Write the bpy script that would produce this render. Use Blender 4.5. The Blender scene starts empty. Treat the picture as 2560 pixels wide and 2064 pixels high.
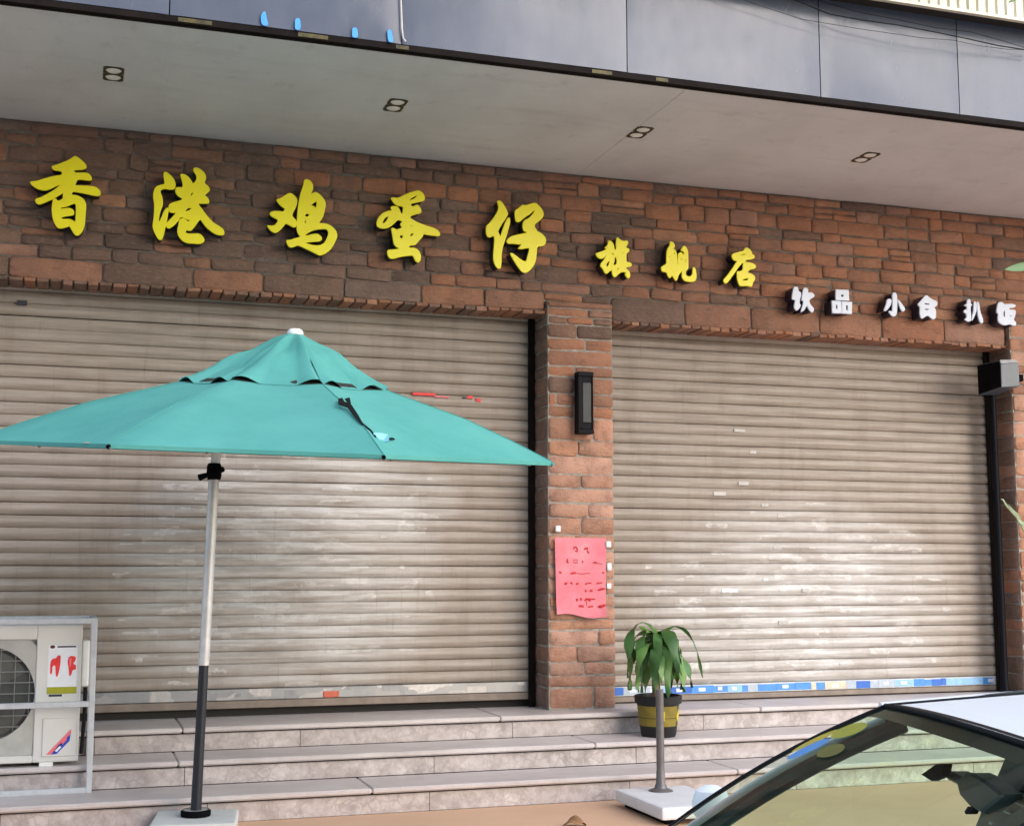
import bpy, bmesh, math, random
from mathutils import Vector, Matrix, noise
R = math.radians
random.seed(7)
S = bpy.context.scene
col = S.collection

# ------------------------------------------------------------------ camera
FPX, W0, H0 = 3321.25, 2560, 2064
YAW, PIT, EYE = R(18.19), R(6.741), 1.6
cam_d = bpy.data.cameras.new('camera')
cam = bpy.data.objects.new('camera', cam_d); col.objects.link(cam)
cam.location = (0, 0, EYE)
cam.rotation_euler = (R(90) + PIT, 0, -YAW)
cam_d.sensor_width = 36; cam_d.lens = 36 * FPX / W0
cam_d.clip_start = 0.05; cam_d.clip_end = 500
S.camera = cam
# ------------------------------------------------------------------ sky and sun
SUN_EL, SUN_AZ, SUN_STR, SKY_STR = 32, 152, 0.95, 0.15
world = bpy.data.worlds.new('World'); S.world = world; world.use_nodes = True
wn = world.node_tree
sky = wn.nodes.new('ShaderNodeTexSky'); sky.sky_type = 'NISHITA'; sky.sun_disc = False
sky.sun_elevation = R(SUN_EL); sky.sun_rotation = R(SUN_AZ)
sky.air_density = 1.0; sky.dust_density = 1.5; sky.ozone_density = 1.0
bg = wn.nodes['Background']; bg.inputs[1].default_value = SKY_STR
wn.links.new(sky.outputs[0], bg.inputs[0])
sd = bpy.data.lights.new('sun', 'SUN'); sd.energy = SUN_STR; sd.angle = R(125); sd.color = (1, .985, .955)
sun = bpy.data.objects.new('sun', sd); col.objects.link(sun)
sv = Vector((math.sin(R(SUN_AZ)) * math.cos(R(SUN_EL)), math.cos(R(SUN_AZ)) * math.cos(R(SUN_EL)), math.sin(R(SUN_EL))))
sun.rotation_euler = sv.to_track_quat('Z', 'Y').to_euler(); sun.location = sv * 40
S.view_settings.view_transform = 'Standard'; S.view_settings.look = 'None'
S.view_settings.exposure = 1.46; S.view_settings.gamma = 1
S.view_settings.use_curve_mapping = False
S.cycles.max_bounces = 8; S.cycles.diffuse_bounces = 4; S.cycles.transparent_max_bounces = 16
S.cycles.use_denoising = True

# ------------------------------------------------------------------ measuring helper: where a line of sight meets a wall plane
_cy, _sy, _cp, _sp = math.cos(YAW), math.sin(YAW), math.cos(PIT), math.sin(PIT)
_F = Vector((_sy * _cp, _cy * _cp, _sp)); _Rt = Vector((_cy, -_sy, 0)); _U = _Rt.cross(_F)
def at(x, y, Y):
    d = _F + _Rt * ((x - W0 / 2) / FPX) + _U * ((H0 / 2 - y) / FPX)
    return Vector((0, 0, EYE)) + d * (Y / d.y)

# ------------------------------------------------------------------ scene tree helpers
def tag(o, label=None, cat=None, group=None, kind=None):
    if label: o['label'] = label
    if cat: o['category'] = cat
    if group: o['group'] = group
    if kind: o['kind'] = kind
    return o
def thing(name, label, cat, loc=(0, 0, 0), rz=0, group=None):
    o = bpy.data.objects.new(name, None); col.objects.link(o)
    o.location = loc; o.rotation_euler = (0, 0, rz); o.empty_display_size = .1
    return tag(o, label, cat, group)
def link(name, me, parent=None, loc=None):
    o = bpy.data.objects.new(name, me); col.objects.link(o)
    if parent: o.parent = parent
    if loc is not None: o.location = loc
    return o

class MB:
    """collects shapes for one mesh"""
    def __init__(s): s.v = []; s.f = []
    def add(s, vs, fs):
        n = len(s.v); s.v += [tuple(p) for p in vs]; s.f += [tuple(i + n for i in f) for f in fs]; return s
    def box(s, a, b, M=None):
        (x0, y0, z0), (x1, y1, z1) = a, b
        vs = [Vector(p) for p in ((x0,y0,z0),(x1,y0,z0),(x1,y1,z0),(x0,y1,z0),(x0,y0,z1),(x1,y0,z1),(x1,y1,z1),(x0,y1,z1))]
        if M: vs = [M @ p for p in vs]
        return s.add(vs, [(0,3,2,1),(4,5,6,7),(0,1,5,4),(1,2,6,5),(2,3,7,6),(3,0,4,7)])
    def tube(s, pts, r, n=10, cap=True):
        pts = [Vector(p) for p in pts]; rr = r if isinstance(r, (list, tuple)) else [r] * len(pts)
        vs = []; fs = []; up = None
        for i, p in enumerate(pts):
            t = (pts[min(i + 1, len(pts) - 1)] - pts[max(i - 1, 0)])
            t = t.normalized() if t.length > 1e-9 else Vector((0, 0, 1))
            if up is None: up = t.orthogonal().normalized()
            up = (up - t * up.dot(t)); up = up.normalized() if up.length > 1e-6 else t.orthogonal().normalized()
            b = t.cross(up)
            for k in range(n):
                a = 2 * math.pi * k / n; vs.append(p + (up * math.cos(a) + b * math.sin(a)) * rr[i])
        for i in range(len(pts) - 1):
            for k in range(n):
                fs.append((i*n+k, i*n+(k+1)%n, (i+1)*n+(k+1)%n, (i+1)*n+k))
        if cap: fs.append(tuple(range(n))[::-1]); fs.append(tuple((len(pts)-1)*n+k for k in range(n)))
        return s.add(vs, fs)
    def lathe(s, prof, c=(0, 0, 0), n=24):
        c = Vector(c); vs = []; fs = []
        for r, z in prof:
            for k in range(n):
                a = 2 * math.pi * k / n; vs.append(c + Vector((r * math.cos(a), r * math.sin(a), z)))
        for i in range(len(prof) - 1):
            for k in range(n): fs.append((i*n+k, i*n+(k+1)%n, (i+1)*n+(k+1)%n, (i+1)*n+k))
        return s.add(vs, fs)
    def grid(s, fn, nu, nv):
        vs = [fn(i / nu, j / nv) for j in range(nv + 1) for i in range(nu + 1)]
        fs = [(j*(nu+1)+i, j*(nu+1)+i+1, (j+1)*(nu+1)+i+1, (j+1)*(nu+1)+i) for j in range(nv) for i in range(nu)]
        return s.add(vs, fs)
    def mesh(s, name, mat, smooth=False, bevel=0, seg=1, angle=40):
        me = bpy.data.meshes.new(name); me.from_pydata(s.v, [], s.f)
        bm = bmesh.new(); bm.from_mesh(me)
        bmesh.ops.recalc_face_normals(bm, faces=bm.faces)
        if bevel:
            es = [e for e in bm.edges if len(e.link_faces) == 2 and e.calc_face_angle(0) > R(30)]
            bmesh.ops.bevel(bm, geom=es, offset=bevel, segments=seg, affect='EDGES', profile=.6)
        bm.to_mesh(me); bm.free()
        me.materials.append(mat)
        if smooth:
            me.polygons.foreach_set('use_smooth', [True] * len(me.polygons))
            try: me.set_sharp_from_angle(angle=R(angle))
            except Exception: pass
        return me
    def obj(s, name, mat, parent=None, loc=None, **k):
        return link(name, s.mesh(name, mat, **k), parent, loc)

def outline_mesh(name, polys, mat, Y, depth, bevel=0.0):
    """polys: lists of (X, Z); holes by nesting; a solid of that outline, front at Y, going back by depth"""
    cu = bpy.data.curves.new(name, 'CURVE'); cu.dimensions = '2D'; cu.fill_mode = 'BOTH'
    cu.extrude = max(depth / 2 - bevel, 0.0005); cu.bevel_depth = bevel; cu.bevel_resolution = 1 if bevel else 0
    for pl in polys:
        sp = cu.splines.new('POLY'); sp.points.add(len(pl) - 1)
        for p, (x, z) in zip(sp.points, pl): p.co = (x, z, 0, 1)
        sp.use_cyclic_u = True
    o = bpy.data.objects.new(name, cu)
    me = bpy.data.meshes.new_from_object(o); bpy.data.objects.remove(o); bpy.data.curves.remove(cu)
    M = Matrix(((1, 0, 0, 0), (0, 0, -1, Y + depth / 2), (0, 1, 0, 0), (0, 0, 0, 1)))
    me.transform(M); me.name = name
    me.materials.clear(); me.materials.append(mat)
    return me

def chaikin(p, n=1):
    for _ in range(n):
        q = []
        for i in range(len(p)):
            a, b = p[i], p[(i + 1) % len(p)]
            q.append((a[0]*.78+b[0]*.22, a[1]*.78+b[1]*.22)); q.append((a[0]*.22+b[0]*.78, a[1]*.22+b[1]*.78))
        p = q
    return p

# ------------------------------------------------------------------ materials
class NT:
    def __init__(s, name):
        s.m = bpy.data.materials.new(name); s.m.use_nodes = True; s.t = s.m.node_tree
        s.b = s.t.nodes['Principled BSDF']
    def n(s, kind, **kw):
        nd = s.t.nodes.new('ShaderNode' + kind)
        for k, v in kw.items():
            if k.startswith('i_'):
                key = k[2:]; nd.inputs[int(key) if key.isdigit() else key].default_value = v
            else: setattr(nd, k, v)
        return nd
    def l(s, a, b): s.t.links.new(a, b)
    def pos(s, scale=(1, 1, 1), obj=False):
        g = s.n('TexCoord') if obj else s.n('NewGeometry')
        mp = s.n('Mapping'); mp.inputs['Scale'].default_value = scale
        s.l(g.outputs['Object' if obj else 'Position'], mp.inputs[0]); return mp.outputs[0]
    def noise(s, vec, scale, detail=4, rough=.55):
        nd = s.n('TexNoise'); nd.inputs['Scale'].default_value = scale; nd.inputs['Detail'].default_value = detail
        nd.inputs['Roughness'].default_value = rough; s.l(vec, nd.inputs['Vector']); return nd.outputs['Fac']
    def ramp(s, fac, stops, interp='LINEAR'):
        r = s.n('ValToRGB'); r.color_ramp.interpolation = interp; e = r.color_ramp.elements
        while len(e) < len(stops): e.new(.5)
        for el, (p, c) in zip(e, stops): el.position = p; el.color = (*c, 1) if len(c) == 3 else c
        s.l(fac, r.inputs[0]); return r.outputs[0]
    def mix(s, fac, a, b, mode='MIX'):
        m = s.n('Mix', data_type='RGBA', blend_type=mode)
        for sock, v in ((m.inputs[0], fac), (m.inputs[6], a), (m.inputs[7], b)):
            if hasattr(v, 'is_linked') or isinstance(v, bpy.types.NodeSocket): s.l(v, sock)
            elif isinstance(v, (int, float)): sock.default_value = v
            else: sock.default_value = (*v, 1)
        return m.outputs[2]
    def math(s, op, a, b=0.0, clamp=False):
        m = s.n('Math', operation=op, use_clamp=clamp)
        for sock, v in ((m.inputs[0], a), (m.inputs[1], b)):
            if isinstance(v, bpy.types.NodeSocket): s.l(v, sock)
            else: sock.default_value = v
        return m.outputs[0]
    def base(s, c):
        if isinstance(c, bpy.types.NodeSocket): s.l(c, s.b.inputs['Base Color'])
        else: s.b.inputs['Base Color'].default_value = (*c, 1)
    def set(s, rough=.6, metal=0, spec=.5, coat=0):
        s.b.inputs['Roughness'].default_value = rough; s.b.inputs['Metallic'].default_value = metal
        s.b.inputs['Specular IOR Level'].default_value = spec; s.b.inputs['Coat Weight'].default_value = coat
        return s
    def bump(s, h, dist=.01, strength=.5):
        b = s.n('Bump'); b.inputs['Distance'].default_value = dist; b.inputs['Strength'].default_value = strength
        s.l(h, b.inputs['Height']); s.l(b.outputs[0], s.b.inputs['Normal'])

def plain(name, c, rough=.6, metal=0, spec=.5, var=.12, scale=14, bump=0, coat=0):
    t = NT(name); t.set(rough, metal, spec, coat)
    f = t.noise(t.pos(), scale, 5)
    t.base(t.ramp(f, [(.3, tuple(x * (1 - var) for x in c)), (.7, tuple(min(1, x * (1 + var)) for x in c))]))
    if bump: t.bump(t.noise(t.pos(), scale * 6, 3), .004, bump)
    return t.m

def brick_material(name, dark):
    t = NT(name); t.set(.82, spec=.3)
    oi = t.n('ObjectInfo')
    r = oi.outputs['Random']
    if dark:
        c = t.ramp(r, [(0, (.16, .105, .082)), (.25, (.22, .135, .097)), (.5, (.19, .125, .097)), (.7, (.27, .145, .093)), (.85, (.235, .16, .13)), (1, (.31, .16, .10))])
    else:
        c = t.ramp(r, [(0, (.28, .148, .096)), (.2, (.40, .185, .105)), (.4, (.34, .175, .116)), (.6, (.45, .205, .112)), (.75, (.37, .165, .094)), (.9, (.39, .22, .16)), (1, (.50, .245, .13))])
    p = t.pos()
    f1 = t.noise(p, 5, 6, .65); f2 = t.noise(t.pos((1, 1, 2.2)), 22, 5, .6)
    c = t.mix(t.ramp(f1, [(.38, (0, 0, 0)), (.62, (.75, .75, .75))]), c, t.mix(.5, c, (.09, .06, .05)))
    c = t.mix(t.ramp(f2, [(.52, (0, 0, 0)), (.75, (.5, .5, .5))]), c, (.33, .22, .17))
    f3 = t.noise(t.pos((1, 1, 5)), 9, 5, .7)
    c = t.mix(t.ramp(f3, [(.56, (0, 0, 0)), (.72, (.55, .55, .55))]), c, (.06, .042, .036))
    t.base(c)
    t.bump(t.math('ADD', f2, t.noise(p, 60, 6, .7)), .012, .85)
    return t.m
M_brick = brick_material('orange_brown_stone', False)
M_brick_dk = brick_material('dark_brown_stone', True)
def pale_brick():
    t = NT('pale_orange_brick'); t.set(.85, spec=.3)
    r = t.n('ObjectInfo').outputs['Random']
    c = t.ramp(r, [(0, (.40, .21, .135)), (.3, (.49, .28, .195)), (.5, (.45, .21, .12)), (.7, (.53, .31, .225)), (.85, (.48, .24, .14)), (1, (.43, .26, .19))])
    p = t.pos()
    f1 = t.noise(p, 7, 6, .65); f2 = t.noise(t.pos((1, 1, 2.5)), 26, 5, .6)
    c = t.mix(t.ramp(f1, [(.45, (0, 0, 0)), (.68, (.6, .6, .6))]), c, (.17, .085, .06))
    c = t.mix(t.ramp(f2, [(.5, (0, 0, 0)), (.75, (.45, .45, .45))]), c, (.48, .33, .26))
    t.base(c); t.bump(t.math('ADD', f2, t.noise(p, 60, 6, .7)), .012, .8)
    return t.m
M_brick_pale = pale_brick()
M_mortar = plain('mortar', (.15, .122, .10), .95, var=.3, scale=20, bump=.5)
M_mortar_lt = plain('pale_mortar', (.30, .27, .23), .95, var=.3, scale=25, bump=.5)

def shutter_material():
    t = NT('painted_shutter_steel'); t.set(.5, spec=.4)
    p = t.pos()
    sep = t.n('SeparateXYZ'); t.l(p, sep.inputs[0]); X, Z = sep.outputs[0], sep.outputs[2]
    f = t.noise(t.pos((.7, 1, 9)), 3, 6, .6)
    c = t.ramp(f, [(.3, (.265, .225, .185)), (.5, (.325, .280, .236)), (.7, (.385, .338, .292))])
    # grime drifting down the sheets
    g = t.noise(t.pos((3.5, 1, .6)), 2, 6, .65)
    c = t.mix(t.ramp(g, [(.5, (0, 0, 0)), (.75, (.45, .45, .45))]), c, (.20, .16, .125))
    # paper scraps scraped off: pale rectangular remains in the middle of each door
    vo = t.n('TexVoronoi', distance='CHEBYCHEV'); vo.inputs['Scale'].default_value = 1.0; vo.inputs['Randomness'].default_value = .9
    t.l(t.pos((4.2, .01, 19.5)), vo.inputs['Vector'])
    sc = t.n('SeparateColor'); t.l(vo.outputs['Color'], sc.inputs[0])
    def blob(cx, cz, rx, rz):
        a = t.math('DIVIDE', t.math('SUBTRACT', X, cx), rx); b = t.math('DIVIDE', t.math('SUBTRACT', Z, cz), rz)
        d = t.math('ADD', t.math('MULTIPLY', a, a), t.math('MULTIPLY', b, b))
        return t.math('SUBTRACT', 1.0, d, clamp=True)
    m = t.math('MAXIMUM', t.math('MAXIMUM', blob(1.55, 1.55, 1.35, 1.15), blob(6.1, 1.25, 1.65, 1.05)), blob(2.0, 2.15, 1.0, .45))
    m = t.math('POWER', m, .7)
    wob = t.noise(t.pos((1.1, 1, 2.6)), 2.0, 6, .65)
    m2 = t.math('MULTIPLY', m, t.ramp(wob, [(.30, (.3, .3, .3)), (.58, (1, 1, 1))]), clamp=True)
    str_ = t.noise(t.pos((.8, 1, 15)), 2.2, 7, .65)
    smear = t.math('MULTIPLY', m2, t.ramp(str_, [(.33, (.15, .15, .15)), (.6, (1, 1, 1))]), clamp=True)
    c = t.mix(t.math('MULTIPLY', smear, 1.0, clamp=True), c, (.60, .595, .585))
    k = t.math('LESS_THAN', sc.outputs[0], t.math('MULTIPLY', m2, .30))
    fade = t.noise(t.pos((7, 1, 14)), 2, 6, .7)
    k = t.math('MULTIPLY', k, t.ramp(fade, [(.38, (0, 0, 0)), (.62, (.7, .7, .7))]), clamp=True)
    c = t.mix(k, c, (.64, .63, .61))
    # scratches, drips and a few rust freckles
    dr = t.noise(t.pos((16, 1, .9)), 2, 7, .7)
    c = t.mix(t.ramp(dr, [(.60, (0, 0, 0)), (.74, (.5, .5, .5))]), c, (.17, .135, .105))
    rs = t.noise(t.pos((4, 1, 9)), 7, 7, .75)
    c = t.mix(t.ramp(rs, [(.66, (0, 0, 0)), (.74, (.8, .8, .8))]), c, (.13, .075, .045))
    t.base(c)
    t.bump(t.noise(t.pos((2, 1, 2)), 6, 4), .012, .45)
    return t.m
M_shutter = shutter_material()
def marble(name, crack):
    t = NT(name); t.set(.38, spec=.45)
    p = t.pos()
    oi = t.n('ObjectInfo')
    f = t.noise(p, 3.2, 7, .6)
    c = t.ramp(f, [(.3, (.455, .405, .395)), (.5, (.54, .488, .475)), (.7, (.61, .57, .56))])
    c = t.mix(.35, c, t.ramp(oi.outputs['Random'], [(0, (.45, .395, .385)), (.5, (.54, .485, .472)), (1, (.60, .56, .55))]))
    if crack:
        wv = t.n('VectorMath', operation='ADD'); t.l(p, wv.inputs[0])
        nz = t.n('TexNoise'); nz.inputs['Scale'].default_value = 6; t.l(p, nz.inputs['Vector'])
        sc = t.n('VectorMath', operation='SCALE'); sc.inputs['Scale'].default_value = .13; t.l(nz.outputs['Color'], sc.inputs[0]); t.l(sc.outputs[0], wv.inputs[1])
        vo = t.n('TexVoronoi', feature='DISTANCE_TO_EDGE'); vo.inputs['Scale'].default_value = 13; t.l(wv.outputs[0], vo.inputs['Vector'])
        vm = t.math('MULTIPLY', t.ramp(vo.outputs['Distance'], [(.0, (.8, .8, .8)), (.11, (0, 0, 0))]), t.ramp(t.noise(p, 3.5, 4, .6), [(.42, (0, 0, 0)), (.62, (.8, .8, .8))]))
        c = t.mix(vm, c, (.27, .22, .20))
        vo2 = t.n('TexVoronoi'); vo2.inputs['Scale'].default_value = 17; t.l(wv.outputs[0], vo2.inputs['Vector'])
        s2 = t.n('SeparateColor'); t.l(vo2.outputs['Color'], s2.inputs[0])
        c = t.mix(t.math('MULTIPLY', s2.outputs[0], .45), c, (.30, .255, .24))
        f2 = t.noise(p, 9, 6, .7)
        c = t.mix(t.ramp(f2, [(.42, (0, 0, 0)), (.66, (.75, .75, .75))]), c, (.27, .225, .215))
        f5 = t.noise(p, 26, 6, .75)
        c = t.mix(t.ramp(f5, [(.55, (0, 0, 0)), (.7, (.6, .6, .6))]), c, (.60, .55, .53))
    else:
        f2 = t.noise(p, 30, 5, .7)
        c = t.mix(t.ramp(f2, [(.5, (0, 0, 0)), (.8, (.4, .4, .4))]), c, (.40, .33, .30))
        f3 = t.noise(t.pos((.5, 1, 1)), 2.6, 7, .7)
        c = t.mix(t.ramp(f3, [(.46, (0, 0, 0)), (.68, (.42, .42, .42))]), c, (.34, .29, .275))
        f4 = t.noise(p, 75, 4, .7)
        c = t.mix(t.ramp(f4, [(.58, (0, 0, 0)), (.7, (.45, .45, .45))]), c, (.28, .23, .21))
    t.base(c); t.bump(t.noise(p, 45, 4), .003, .3)
    return t.m
M_tread = marble('pink_marble_tread', False)
M_riser = marble('veined_marble_riser', True)

def soffit_material():
    t = NT('painted_soffit'); t.set(.7, spec=.3)
    f = t.noise(t.pos((1, .6, 1)), 1.6, 6, .6)
    c = t.ramp(f, [(.3, (.55, .535, .525)), (.5, (.61, .595, .585)), (.7, (.66, .645, .635))])
    f2 = t.noise(t.pos((.35, 2.4, 1)), 2.3, 5, .65)
    c = t.mix(t.ramp(f2, [(.55, (0, 0, 0)), (.75, (.3, .3, .3))]), c, (.38, .35, .32))
    f3 = t.noise(t.pos(), 7, 7, .7)
    c = t.mix(t.ramp(f3, [(.57, (0, 0, 0)), (.72, (.35, .35, .35))]), c, (.36, .34, .32))
    t.base(c); t.bump(t.noise(t.pos(), 3, 4), .02, .3); return t.m
M_soffit = soffit_material()
def fascia_material():
    t = NT('grey_composite_panel'); t.set(.3, spec=.36)
    f = t.noise(t.pos((1, 1, 1)), 2.2, 6, .6)
    c = t.ramp(f, [(.3, (.098, .114, .155)), (.7, (.118, .136, .182))])
    f2 = t.noise(t.pos((5, 1, 1.0)), 2.5, 6, .7)
    c = t.mix(t.ramp(f2, [(.5, (0, 0, 0)), (.8, (.2, .2, .2))]), c, (.17, .18, .20))
    t.base(c)
    t.l(t.ramp(t.noise(t.pos((2, 1, 1)), 5, 5), [(.3, (.15, .15, .15)), (.75, (.30, .30, .30))]), t.b.inputs['Roughness'])
    t.bump(t.noise(t.pos((1, 1, 1)), 1.6, 2), .05, .12); return t.m
M_fascia = fascia_material()
M_trim = plain('dark_bronze_trim', (.012, .009, .008), .7, spec=.08, var=.35, scale=6)
M_yellowtape = plain('yellow_adhesive_patch', (.075, .058, .010), .6, var=.7, scale=25)
M_blue = plain('blue_tape', (.05, .33, .85), .5, var=.12)
M_pale_cord = plain('pale_sealant', (.62, .58, .54), .6)
M_black = plain('black_plastic', (.004, .004, .005), .7, spec=.04)
M_blackgloss = plain('black_gloss_paint', (.005, .005, .008), .5, spec=.10)
M_rubber = plain('black_rubber', (.008, .008, .009), .75, spec=.2)
M_charcoal = plain('charcoal_powder_coat', (.013, .016, .022), .42, spec=.35)
M_dkgrey = plain('dark_grey_steel', (.13, .12, .12), .45, metal=.3)
M_poleal = plain('pale_aluminium_pole', (.60, .60, .61), .38, metal=.25)
M_white = plain('white_plastic', (.78, .78, .77), .45, var=.05)
M_cream = plain('cream_clad_steel', (.66, .62, .48), .5, var=.14, scale=3)
M_darkgap = plain('dark_recess', (.02, .018, .016), .9)
M_yel = NT('yellow_acrylic'); M_yel.set(.38, spec=.45)
M_yel.base(M_yel.ramp(M_yel.noise(M_yel.pos(), 6, 4), [(.3, (.92, .80, .008)), (.7, (.95, .86, .010))])); M_yel = M_yel.m
M_letterwhite = plain('white_acrylic', (.58, .64, .76), .35, var=.04)
M_return = plain('black_letter_return', (.008, .008, .012), .5)
M_return_b = plain('navy_letter_return', (.006, .007, .022), .4)
def canvas_material():
    t = NT('turquoise_canvas'); t.set(.85, spec=.2)
    f = t.noise(t.pos(), 2.2, 5, .6)
    c = t.ramp(f, [(.3, (.080, .315, .278)), (.7, (.108, .37, .33))])
    f2 = t.noise(t.pos(), 24, 5, .6)
    c = t.mix(t.ramp(f2, [(.55, (0, 0, 0)), (.8, (.12, .12, .12))]), c, (.15, .40, .37))
    t.base(c)
    wv = t.n('TexWave', wave_type='BANDS', bands_direction='DIAGONAL'); wv.inputs['Scale'].default_value = 160; t.l(t.pos(), wv.inputs['Vector'])
    t.bump(t.math('ADD', t.math('MULTIPLY', wv.outputs['Fac'], .15), t.noise(t.pos(), 5, 4)), .012, .3)
    return t.m
M_canvas = canvas_material()
M_concrete = plain('painted_concrete_base', (.53, .545, .53), .7, var=.07, scale=9, bump=.2)
M_whitebase = plain('white_plastic_base', (.64, .64, .655), .5, var=.05, scale=6)
def pavement_material():
    t = NT('peach_pavement'); t.set(.55, spec=.4)
    p = t.pos()
    f = t.noise(p, 1.3, 7, .6); f2 = t.noise(p, 60, 4, .6)
    c = t.ramp(f, [(.3, (.58, .355, .225)), (.7, (.66, .425, .28))])
    c = t.mix(t.ramp(f2, [(.45, (0, 0, 0)), (.8, (.3, .3, .3))]), c, (.40, .24, .15))
    f3 = t.noise(p, 6, 5, .7)
    c = t.mix(t.ramp(f3, [(.58, (0, 0, 0)), (.75, (.35, .35, .35))]), c, (.66, .46, .33))
    t.base(c); t.bump(f2, .003, .3); return t.m
M_pave = pavement_material()
M_asphalt = plain('concrete_road', (.30, .295, .285), .9, var=.15, scale=60, bump=.6)
M_kerb = plain('concrete_kerb', (.34, .33, .31), .9, var=.2, scale=20, bump=.4)
M_soil = plain('ground_earth', (.16, .13, .10), .95, var=.25, scale=4)
M_acwhite = plain('ac_enamel', (.64, .635, .60), .42, var=.05, scale=4)
M_acgrey = plain('ac_grille_plastic', (.40, .40, .37), .5, var=.12, scale=9)
M_acdark = plain('fan_cavity', (.055, .058, .056), .6)
M_fan = plain('grey_fan_blade', (.085, .09, .085), .5)
M_galv = plain('pale_painted_steel', (.50, .52, .545), .45, metal=.15, var=.1, scale=18)
M_sticker = plain('white_label_film', (.76, .79, .83), .45, var=.04)
M_red = plain('red_print', (.72, .03, .035), .5, var=.15)
M_redlight = plain('pale_red_print', (.78, .16, .20), .5, var=.1)
M_bluep = plain('blue_print', (.012, .05, .42), .5, var=.15)
M_olive = plain('olive_print', (.34, .34, .012), .5, var=.08)
M_ink = plain('dark_print', (.03, .03, .045), .6)
M_pink = NT('pink_paper'); M_pink.set(.8, spec=.2)
M_pink.base(M_pink.ramp(M_pink.noise(M_pink.pos(), 4, 5, .6), [(.3, (.68, .16, .20)), (.55, (.68, .225, .265)), (.75, (.68, .31, .345))])); M_pink = M_pink.m
M_inkred = plain('red_marker_ink', (.50, .012, .018), .7, var=.25, scale=40)
M_tape = plain('pale_foam_tape', (.66, .72, .72), .5, var=.05)
def leaf_material(name, a, b):
    t = NT(name); t.set(.42, spec=.45)
    r = t.n('ObjectInfo').outputs['Random']
    f = t.noise(t.pos((1, 1, 1)), 16, 4)
    c = t.mix(f, a, b); c = t.mix(t.math('MULTIPLY', r, .55), c, tuple(x * .45 for x in a))
    t.base(c); t.b.inputs['Subsurface Weight'].default_value = 0
    return t.m
M_leaf = leaf_material('strap_leaf_green', (.05, .135, .028), (.10, .24, .055))
M_leaf_hi = leaf_material('young_leaf_green', (.11, .26, .03), (.17, .34, .05))
M_leaf_mid = leaf_material('mid_leaf_green', (.10, .22, .045), (.16, .31, .08))
M_leaf_pale = leaf_material('pale_leaf_green', (.16, .24, .09), (.33, .38, .20))
M_bark = plain('cane_bark', (.22, .12, .065), .85, var=.35, scale=40, bump=.6)
M_potblk = plain('black_pot', (.010, .010, .011), .5, spec=.3)
M_ochre = plain('ochre_pot_band', (.20, .15, .010), .5, var=.22, scale=16)
M_potyel = plain('yellow_pot_print', (.60, .44, .01), .5, var=.1)
M_dryleaf = plain('dry_leaf', (.23, .115, .05), .8, var=.3, scale=40)
M_carwhite = plain('white_car_paint', (.80, .80, .785), .4, var=.02, scale=1, spec=.3)
M_frit = plain('black_glass_border', (.010, .011, .014), .35, spec=.15)
M_cabin = plain('dark_cabin_trim', (.035, .038, .040), .6)
M_seat = plain('charcoal_seat_fabric', (.035, .04, .042), .8, var=.25, scale=30)
M_chrome = plain('pale_metal', (.55, .57, .58), .3, metal=.6)
M_wheel = plain('alloy_wheel', (.42, .43, .44), .35, metal=.7)
def glass_material():
    m = bpy.data.materials.new('green_car_glass'); m.use_nodes = True; t = m.node_tree
    t.nodes.remove(t.nodes['Principled BSDF']); out = t.nodes['Material Output']
    tr = t.nodes.new('ShaderNodeBsdfTransparent'); tr.inputs[0].default_value = (.80, .94, .83, 1)
    gl = t.nodes.new('ShaderNodeBsdfGlossy'); gl.inputs['Roughness'].default_value = .03
    ge = t.nodes.new('ShaderNodeNewGeometry'); dt = t.nodes.new('ShaderNodeVectorMath'); dt.operation = 'DOT_PRODUCT'
    t.links.new(ge.outputs['Normal'], dt.inputs[0]); t.links.new(ge.outputs['Incoming'], dt.inputs[1])
    def mt(op, a, b):
        n_ = t.nodes.new('ShaderNodeMath'); n_.operation = op
        for k_, v_ in ((0, a), (1, b)):
            if isinstance(v_, (int, float)): n_.inputs[k_].default_value = v_
            else: t.links.new(v_, n_.inputs[k_])
        return n_.outputs[0]
    dd = mt('ABSOLUTE', dt.outputs['Value'], 0)
    fr_o = mt('ADD', mt('MULTIPLY', mt('POWER', mt('SUBTRACT', 1.0, dd), 5.0), .17), .025)
    mx = t.nodes.new('ShaderNodeMixShader')
    t.links.new(fr_o, mx.inputs[0]); t.links.new(tr.outputs[0], mx.inputs[1]); t.links.new(gl.outputs[0], mx.inputs[2])
    t.links.new(mx.outputs[0], out.inputs[0]); return m
M_glass = glass_material()
def lens_material():
    return plain('frosted_lamp_lens', (.80, .76, .70), .35, var=.05)
M_lens = lens_material()
M_lampframe = plain('olive_brown_lamp_frame', (.07, .055, .03), .6, spec=.15)

# ================================================================== SETTING
XL, XR = -3.0, 11.0
MB().grid(lambda u, v: (-150 + 300 * u, -150 + 300 * v, -.30), 1, 1).obj('ground', M_soil)
bpy.data.objects['ground']['kind'] = 'structure'
tag(MB().box((-60, -9, -.29), (60, 4.30, -.15)).obj('road', M_asphalt), kind='structure')
tag(MB().box((-60, 4.303, -.28), (60, 4.45, .0)).obj('kerb', M_kerb, bevel=.015), kind='structure')
tag(MB().box((-60, 4.453, -.28), (60, 8.868, .0)).obj('pavement', M_pave), kind='structure')

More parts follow.
